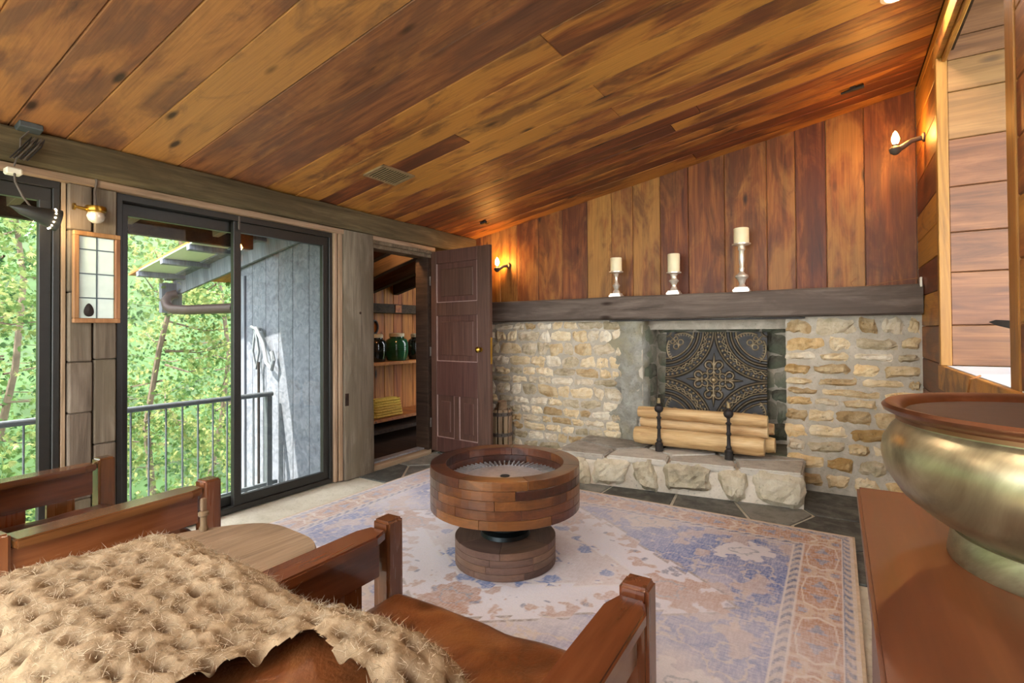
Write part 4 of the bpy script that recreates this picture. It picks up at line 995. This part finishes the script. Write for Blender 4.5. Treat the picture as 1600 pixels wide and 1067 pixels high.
co = np.stack([uu * TS / 2, vv * TS / 2, hgt * .020], -1).reshape(-1, 3)
me = bpy.data.meshes.new('embossed_sheet'); idx = np.arange(TN * TN).reshape(TN, TN); fq = np.stack([idx[:-1, :-1], idx[:-1, 1:], idx[1:, 1:], idx[1:, :-1]], -1).reshape(-1, 4)
me.vertices.add(TN * TN); me.vertices.foreach_set('co', co.ravel().astype(np.float32)); me.loops.add(fq.size); me.loops.foreach_set('vertex_index', fq.ravel().astype(np.int32)); me.polygons.add(len(fq))
me.polygons.foreach_set('loop_start', np.arange(0, fq.size, 4, dtype=np.int32)); me.update(calc_edges=True)
for f in me.polygons: f.use_smooth = True
at = me.attributes.new('wear', 'FLOAT', 'POINT'); at.data.foreach_set('value', (np.clip(wear, 0, 1) * .95).ravel().astype(np.float32))
tl = math.radians(7); tv = V((0, math.sin(tl), math.cos(tl))); tn_ = V((0, -math.cos(tl), math.sin(tl)))
tcen = V((-.905, 4.63, 0)) + tv * 0; tcen.z = 1.175 - math.cos(tl) * TS / 2; tcen.y = 4.68
link('embossed_sheet', me, 'tile', FT, mw=frame(tcen, (1, 0, 0), tv, tn_))
G().box((0, 0, -.007), (TS, TS, .012)).build('backing', 'iron', FT, mw=frame(tcen, (1, 0, 0), tv, tn_))
B((-1.32, 4.58, FBZ), (-.49, 4.74, tcen.z - math.cos(tl) * TS / 2 - .004)).build('ledge_block', 'soot', label='sooty stone ledge under the embossed metal panel', category='ledge')
# logs
def log(x0, x1, y, z, r, label):
    p0, p1 = V((x0, y, z)), V((x1, y, z)); sd = random.uniform(0, 99); n_ = 18; g = G(); vs = []; K_ = 22
    for i in range(K_ + 1):
        c_ = p0.lerp(p1, i / K_)
        for j in range(n_):
            a = 2 * math.pi * j / n_; rr_ = r * (1 + .07 * noise.noise(V((i * .25, math.cos(a) * .8 + sd, math.sin(a) * .8))) + .03 * noise.noise(V((i * .9, math.cos(a) * 2 + sd, math.sin(a) * 2))) - (.10 if i in (0, K_) else 0))
            vs.append(c_ + V((0, math.cos(a), math.sin(a))) * rr_)
    g.add(vs, [(i * n_ + j, i * n_ + (j + 1) % n_, (i + 1) * n_ + (j + 1) % n_, (i + 1) * n_ + j) for i in range(K_) for j in range(n_)])
    R_ = empty('fire_log', ((x0 + x1) / 2, y, z - r), label, 'log', group='logs on the andirons')
    g.build('log_side', 'log', R_, smooth=True, mw=None)
    for e_, c_ in ((0, p0), (K_, p1)):
        q = G(); q.add(vs[e_ * n_:(e_ + 1) * n_], [tuple(range(n_))]); q.build('cut_end', 'logend', R_)
log(-1.42, -.455, 4.135, .338, .068, 'thick peeled log lowest and foremost on the andirons')
log(-1.395, -.44, 4.225, .437, .052, 'slim peeled log in the middle row of the stack')
log(-1.40, -.435, 4.165, .523, .048, 'peeled log topmost on the andiron stack')
log(-1.34, -.40, 4.285, .330, .060, 'peeled log lying low at the back of the stack')
log(-1.36, -.41, 4.33, .440, .045, 'peeled log at the back above the rear log')
def andiron(x, lb):
    R_ = empty('andiron', (x, 4.04, FBZ), lb, 'andiron', group='pair of andirons')
    c = (x, 4.035, FBZ)
    G().lathe([(.030, 0), (.030, .06), (.024, .066), (.018, .075), (.022, .085), (.014, .10), (.012, .17), (.018, .18), (.018, .19), (.013, .20), (.014, .25), (.022, .262), (.011, .275), (.012, .30), (.030, .315), (.036, .335), (.030, .355), (.012, .366), (.014, .376)], c, 16).build('shaft', 'iron', R_, smooth=True)
    G().lathe([(.012, .376), (.015, .386), (.011, .395), (.012, .415), (.0, .418)], c, 14).build('brass_tip', 'tip', R_, smooth=True)
    B((x - .010, 4.05, FBZ + .003), (x + .010, 4.40, FBZ + .023)).build('billet_bar', 'iron', R_)
andiron(-1.195, 'dark turned iron andiron before the logs, beside the plastered corner'); andiron(-.682, 'dark turned iron andiron before the logs, toward the ochre stone face')

# candlesticks and candles
def candle(X, zt_, ch, cr, prof, label, clabel):
    Yc, z0_ = 4.40, 1.494; zb_ = zt_ - ch; hs_ = zb_ - z0_
    R_ = empty('candlestick', (X, Yc, z0_), label, 'candlestick', group='silver candlesticks on the mantel')
    bw = cr * 1.02
    G().box((X, Yc, z0_ + .011), (bw * 2.1, bw * 2.1, .022)).build('plinth', 'silver', R_, bevel=.004, seg=2, smooth=True)
    G().box((X, Yc, z0_ + .029), (bw * 1.75, bw * 1.75, .014)).build('plinth_step', 'silver', R_, bevel=.004, seg=2, smooth=True)
    G().lathe([(r_, z0_ + .036 + t_ * (hs_ - .052)) for r_, t_ in prof], (X, Yc, 0), 32).build('stem', 'silver', R_, smooth=True)
    G().lathe([(.02, zb_ - .018), (cr * .9, zb_ - .012), (cr * 1.25, zb_ - .006), (cr * 1.25, zb_ + .002), (cr * 1.18, zb_ + .0), (0, zb_ - .001)], (X, Yc, 0), 36).build('drip_pan', 'silver', R_, smooth=True)
    K_ = empty('pillar_candle', (X, Yc, zb_), clabel, 'candle', group='candles on the mantel')
    G().lathe([(cr * .97, zb_), (cr, zb_ + .004), (cr, zt_ - .004), (cr * .95, zt_), (cr * .3, zt_ - .006), (0, zt_ - .006)], (X, Yc, 0), 36).build('wax', 'wax', K_, smooth=True)
    G().tube([(X, Yc, zt_ - .006), (X + .001, Yc, zt_ + .006)], .0015, 6).build('wick', 'iron', K_)
candle(-1.675, 1.85, .125, .051, [(.036, 0), (.03, .1), (.018, .2), (.028, .32), (.036, .40), (.026, .47), (.015, .55), (.014, .8), (.02, .92), (.026, 1)], 'slim silver candlestick with a low ring on the mantel', 'short ivory pillar candle on the slim silver candlestick')
candle(-1.163, 1.842, .158, .050, [(.036, 0), (.024, .18), (.018, .3), (.026, .46), (.040, .56), (.042, .62), (.026, .72), (.022, .86), (.032, 1)], 'shortest silver candlestick with a bulged stem on the mantel', 'tall ivory pillar candle on the shortest candlestick')
candle(-.632, 2.0, .125, .056, [(.036, 0), (.02, .08), (.03, .18), (.05, .25), (.048, .29), (.026, .34), (.017, .38), (.022, .46), (.016, .5), (.022, .68), (.019, .88), (.028, .92), (.024, 1)], 'tallest silver candlestick on the mantel', 'wide ivory pillar candle on the tallest candlestick')
# wire and white plug at the mantel end
B((XR - .022, 4.272, 1.47), (XR - .008, 4.29, 1.535)).build('white_plug', 'white', bevel=.003, label='small cream plug at the wall end of the mantel', category='plug')
G().tube([(.12, 4.42, 1.56), (.09, 4.42, 1.53), (.10, 4.41, 1.50), (.16, 4.40, 1.499), (.25, 4.38, 1.51), (.34, 4.36, 1.525), (.46, 4.30, 1.53)], .0028, 6).build('thin_wire', 'honey', smooth=True, label='thin wire lying on the mantel beside the cream plug', category='wire')
G().tube([(XR - .005, 2.72, 1.008), (XR - .04, 2.70, .995), (XR - .045, 2.72, .93), (XR - .042, 2.80, .86), (XR - .042, 2.82, .80)], .004, 6).build('hanging_cord', 'honey', smooth=True, label='thin brown cord hanging over the sill of the opening', category='cord')
# blade behind the opening post
bl = empty('ornamental_blade', (.70, 3.05, 1.0), 'dark pointed blade on a small stand behind the opening post', 'ornament')
a_, b_ = atY(1545, 503, 3.15), atY(1640, 516, 3.0)
dv = (b_ - a_); g = G(); pts_ = [a_, a_ + dv * .12 + V((0, 0, .014)), a_ + dv * .5 + V((0, 0, .022)), b_ + V((0, 0, .022)), b_ - V((0, 0, .022)), a_ + dv * .5 - V((0, 0, .02)), a_ + dv * .12 - V((0, 0, .01))]
th_ = V((0, .006, 0)); nP = len(pts_)
g.add([p + th_ for p in pts_] + [p - th_ for p in pts_], [tuple(range(nP)), tuple(range(nP, 2 * nP))[::-1]] + [(i, (i + 1) % nP, nP + (i + 1) % nP, nP + i) for i in range(nP)]).build('blade', 'iron', bl)
G().tube([(b_.x, b_.y, 1.0), (b_.x, b_.y, b_.z)], [.03, .01], 10).build('stand', 'iron', bl)

# ------------------------------------------------------------------ wall sconces
def sconce(base, out, label, parent=None):
    base = V(base); out = V(out); R_ = empty('pipe_sconce', base, label, 'sconce', group='candle-bulb sconces')
    n_ = (V((out.x, out.y, base.z)) - base).normalized()
    G().lathe([(.03, 0), (.03, .01), (.02, .016)], base, 16, n_).build('flange', 'ironlight', R_, smooth=True)
    G().tube([base, base.lerp(out, .45) + V((0, 0, .006)), base.lerp(out, .75) - V((0, 0, .012)), out - V((0, 0, .02))], [.014, .016, .018, .018], 12).build('arm', 'ironlight', R_, smooth=True)
    G().lathe([(.012, -.045), (.030, -.03), (.036, -.01), (.030, .002), (.016, .010), (.016, .022)], out, 18).build('cup', 'ironlight', R_, smooth=True)
    G().lathe([(.010, .022), (.018, .036), (.022, .055), (.017, .078), (.008, .098), (.0, .108)], out, 16).build('bulb', 'bulb', R_, smooth=True)
sconce((XR, 4.13, 2.41), (XR - .15, 4.13, 2.37), 'iron pipe sconce with candle bulb on the plank wall beside the opening')
sconce((-2.93, YW - .004, 1.89), (-2.99, YW - .13, 1.86), 'iron pipe sconce with candle bulb above the mantel beside the brown door')

# ------------------------------------------------------------------ ceiling fittings
def onceil(x, y, d=0):
    r_ = ray(x, y); n_ = V((-SL, 0, 1)); t_ = (V((XL, 0, 2.2)) - CAM).dot(n_) / r_.dot(n_); return CAM + r_ * t_ - cza * d
vc = V((-2.70, 2.625, cz(-2.70))) - cza * .006
VN = empty('ceiling_vent', vc, 'rectangular bronze louvred vent in the plank ceiling', 'vent'); mv = frame(vc, cxa, cya, cza)
for c_, s_ in (((0, .145, 0), (.21, .02, .012)), ((0, -.145, 0), (.21, .02, .012)), ((.095, 0, 0), (.02, .31, .012)), ((-.095, 0, 0), (.02, .31, .012))):
    G().box((0, 0, 0), s_).build('frame_bar', 'vent', VN, bevel=.002, mw=mv @ Matrix.Translation(c_))
G().box((0, 0, 0), (.17, .27, .002)).build('dark_sheet', 'hollow_dark', VN, mw=mv @ Matrix.Translation((0, 0, .003)))  # flat black sheet standing in for the shade behind the louvres
for i in range(11): G().box((0, 0, 0), (.17, .008, .003)).build('louvre', 'vent', VN, mw=mv @ Matrix.Translation((0, -.122 + i * .0245, -.002)) @ Matrix.Rotation(-.35, 4, 'X'))
c = onceil(755, 346, .012); FX = empty('ceiling_clip', c, 'small dark metal clip on the ceiling near the brown door', 'clip')
G().box((0, 0, 0), (.07, .03, .02)).build('clip_body', 'iron', FX, bevel=.004, mw=frame(c, cxa, cya, cza)); G().tube([c + V((.02, -.01, -.008)), c + V((.05, 0, -.02)), c + V((.08, .0, -.006))], .005, 8).build('prong', 'brass', FX, smooth=True)
c = onceil(1332, 136, .018); FX = empty('ceiling_bracket', c, 'short dark iron bracket on the ceiling near the corner sconce', 'bracket')
G().tube([c - cxa * .07, c + cxa * .06], [.008, .016], 10).build('bar', 'iron', FX, smooth=True); G().box((0, 0, 0), (.03, .03, .02)).build('foot', 'iron', FX, mw=frame(c + cza * .008, cxa, cya, cza))
def downlight(x, y, label):
    c = V((x, y, cz(x))); R_ = empty('ceiling_downlight', c, label, 'ceiling light', group='round ceiling downlights')
    G().lathe([(.075, .002), (.078, .010), (.060, .014), (.058, .004)], c, 32, -cza).build('trim_ring', 'white', R_, smooth=True)
    G().lathe([(.0, .006), (.058, .006)], c, 32, -cza).build('lens', 'downl', R_)
downlight(.275, 3.10, 'round white downlight in the ceiling near the plank wall opening')
for xx, yy in ((-.45, 1.9), (-1.5, 1.3), (-1.9, .1), (-.7, .1)): downlight(xx, yy, 'added unseen downlight in the plank ceiling over the seating')  # unseen downlights added to brighten the room

# ------------------------------------------------------------------ clamp lamp, ceiling box, brass lamp, leaded frame
XF = XL + .12
jb = onceil(45, 196, .015); JB = empty('junction_box', jb, 'small grey metal box on the ceiling above the clamp lamp', 'junction box')
G().box((0, 0, 0), (.08, .09, .03)).build('box_body', 'railm', JB, bevel=.004, mw=frame(jb, cxa, cya, cza))
cl = atX(22, 266, XF); a0, a1 = atX(24, 324, XF + .02), atX(91, 345, XF + .02)
CLP = empty('clamp_lamp', cl, 'black cone clamp lamp with perforated shade lit beside the timber post', 'clamp lamp')
G().tube([jb - cza * .015, jb + V((.0, -.03, -.06)), cl + V((.01, .02, .12)), cl + V((0, 0, .02))], .004, 6).build('cord', 'ironlight', CLP, smooth=True)
for i in range(5):
    o_ = V((0, .012 * i - .02, 0)); G().tube([cl + V((.02, .0, .05)) + o_, cl + V((.03, .05, .13)) + o_, cl + V((.03, .075, .17)) + o_, cl + V((.04, .06, .13)) + o_, cl + V((.03, .01, .05)) + o_], .0035, 6).build('cord_hank', 'ironlight' if i % 2 else 'iron', CLP, smooth=True)
B((cl.x - .04, cl.y - .03, cl.z - .02), (cl.x + .01, cl.y + .03, cl.z + .012)).build('clamp', 'white', CLP, bevel=.006)
ax_ = (a1 - a0).normalized()
G().tube([cl, cl + V((.02, .0, -.06)), cl.lerp(a0.lerp(a1, .35), .6) + V((.02, -.01, -.01)), a0.lerp(a1, .38) + V((0, 0, .02))], .005, 8).build('gooseneck', 'ironlight', CLP, smooth=True)
Ll = (a1 - a0).length
G().lathe([(.004, -.02), (.012, .0), (.024, .02), (.034, Ll * .45), (.056, Ll), (.054, Ll), (.030, Ll * .45), (.018, .03)], a0, 28, ax_).build('shade', 'black', CLP, smooth=True)
G().lathe([(0, Ll * .55), (.02, Ll * .6), (.028, Ll * .78), (.02, Ll * .93), (0, Ll * .97)], a0, 18, ax_).build('bulb', 'bulb_w', CLP, smooth=True)
q = V((0, 0, 1)).rotation_difference(ax_).to_matrix()
for i in range(14):
    a = 2 * math.pi * i / 14; pp = a0 + q @ V((.0515 * math.cos(a), .0515 * math.sin(a), Ll * .84)); G().lathe([(.0, .0015), (.0035, .001), (.0035, -.002)], pp, 8, (q @ V((math.cos(a), math.sin(a), -.3))).normalized()).build('shade_glow_dot', 'bulb_w', CLP)  # glowing caps stand in for bulb light through the perforated shade
# brass bulkhead lamp on the post
XP = XL + .036
lc = atX(150, 332, XP + .05); BL = empty('brass_lamp', lc, 'small polished brass lamp with glass globe on the timber post', 'lamp')
G().tube([atX(147, 262, XP + .03), atX(151, 285, XP + .025), atX(148, 300, XP + .02), lc + V((0, 0, .03))], .006, 8).build('hook', 'ironlight', BL, smooth=True)
G().lathe([(.045, .03), (.048, .018), (.046, .005), (.040, .0), (.040, -.004)], lc, 24).build('collar', 'brass', BL, smooth=True)
G().lathe([(.034, .0), (.040, -.02), (.034, -.042), (.018, -.056), (0, -.060)], lc, 24).build('globe', 'silver', BL, smooth=True)
G().tube([lc + V((0, -.04, .01)), lc + V((0, -.09, .015))], [.010, .007], 10).build('valve', 'brass', BL, smooth=True); G().lathe([(.018, 0), (.018, .008)], lc + V((0, -.09, .015)), 12, (0, -1, 0)).build('valve_wheel', 'brass', BL, smooth=True)
# leaded glass frame
fa_, fb_ = atX(104, 357, XP), atX(181, 503, XP); y0_, y1_, z0_, z1_ = 1.030, 1.238, 1.258, 1.745
LF = empty('leaded_glass_frame', (XP, (y0_ + y1_) / 2, z0_), 'tall wooden frame with leaded pale glass hung on the timber post', 'framed glass'); fw = .024
for a, b in (((y0_, z0_), (y1_, z0_ + fw)), ((y0_, z1_ - fw), (y1_, z1_)), ((y0_, z0_ + fw), (y0_ + fw, z1_ - fw)), ((y1_ - fw, z0_ + fw), (y1_, z1_ - fw))):
    B((XP + .002, a[0], a[1]), (XP + .03, b[0], b[1])).build('frame_bar', 'mirframe', LF, bevel=.003)
iy0, iy1, iz0, iz1 = y0_ + fw, y1_ - fw, z0_ + fw, z1_ - fw; rows = [0, .25, .545, .84, 1.0]; ym = (iy0 + iy1) / 2
for r0_, r1_ in zip(rows, rows[1:]):
    for ya, yb in ((iy0, ym), (ym, iy1)): B((XP + .008, ya + .002, iz0 + (iz1 - iz0) * r0_ + .002), (XP + .012, yb - .002, iz0 + (iz1 - iz0) * r1_ - .002)).build('pane', 'pane_m', LF)
for r_ in rows[1:-1]: B((XP + .007, iy0, iz0 + (iz1 - iz0) * r_ - .003), (XP + .015, iy1, iz0 + (iz1 - iz0) * r_ + .003)).build('lead_came', 'lead', LF)
B((XP + .007, ym - .003, iz0), (XP + .0155, ym + .003, iz1)).build('lead_came', 'lead', LF)
c = V((XP + .0165, iy0 + .045, iz0 + .045)); G().add([c + V((0, .022 * math.cos(a) * (1 - .3 * math.sin(a)), .036 * math.sin(a))) for a in np.linspace(0, 2 * math.pi, 17)[:-1]] + [c + V((.006, 0, 0))], [(i, (i + 1) % 16, 16) for i in range(16)]).build('leaf_ornament', 'iron', LF)
# slatted kindling holder behind the door
KB = empty('slatted_barrel', (-2.84, 4.29, 0), 'narrow wooden slatted holder with riveted iron bands beside the brown door', 'holder')
kc, kr = V((-2.85, 4.27, 0)), .105
for i in range(12):
    a = 2 * math.pi * i / 12; mw = Matrix.Rotation(a, 4, 'Z'); mw.translation = kc + V((kr * math.cos(a), kr * math.sin(a), .21)); G().box((0, 0, 0), (.014, .040, .42)).build('slat', 'trimz', KB, bevel=.003, mw=mw)
for zz in (.16, .36):
    G().lathe([(kr + .0085, zz), (kr + .011, zz), (kr + .011, zz + .035), (kr + .0085, zz + .035)], kc, 36).build('iron_band', 'ironlight', KB, smooth=True)
    for i in range(12):
        a = 2 * math.pi * (i + .25) / 12; G().lathe([(.006, 0), (.004, .003), (0, .004)], kc + V(((kr + .011) * math.cos(a), (kr + .011) * math.sin(a), zz + .018)), 8, (math.cos(a), math.sin(a), 0)).build('rivet', 'iron', KB)
G().tube([kc + V((0, 0, .002)), kc + V((.01, .01, .30)), kc + V((.03, -.02, .50))], [.05, .055, .045], 10).build('kindling_log', 'stump', smooth=True, label='short split log standing in the slatted holder', category='log')
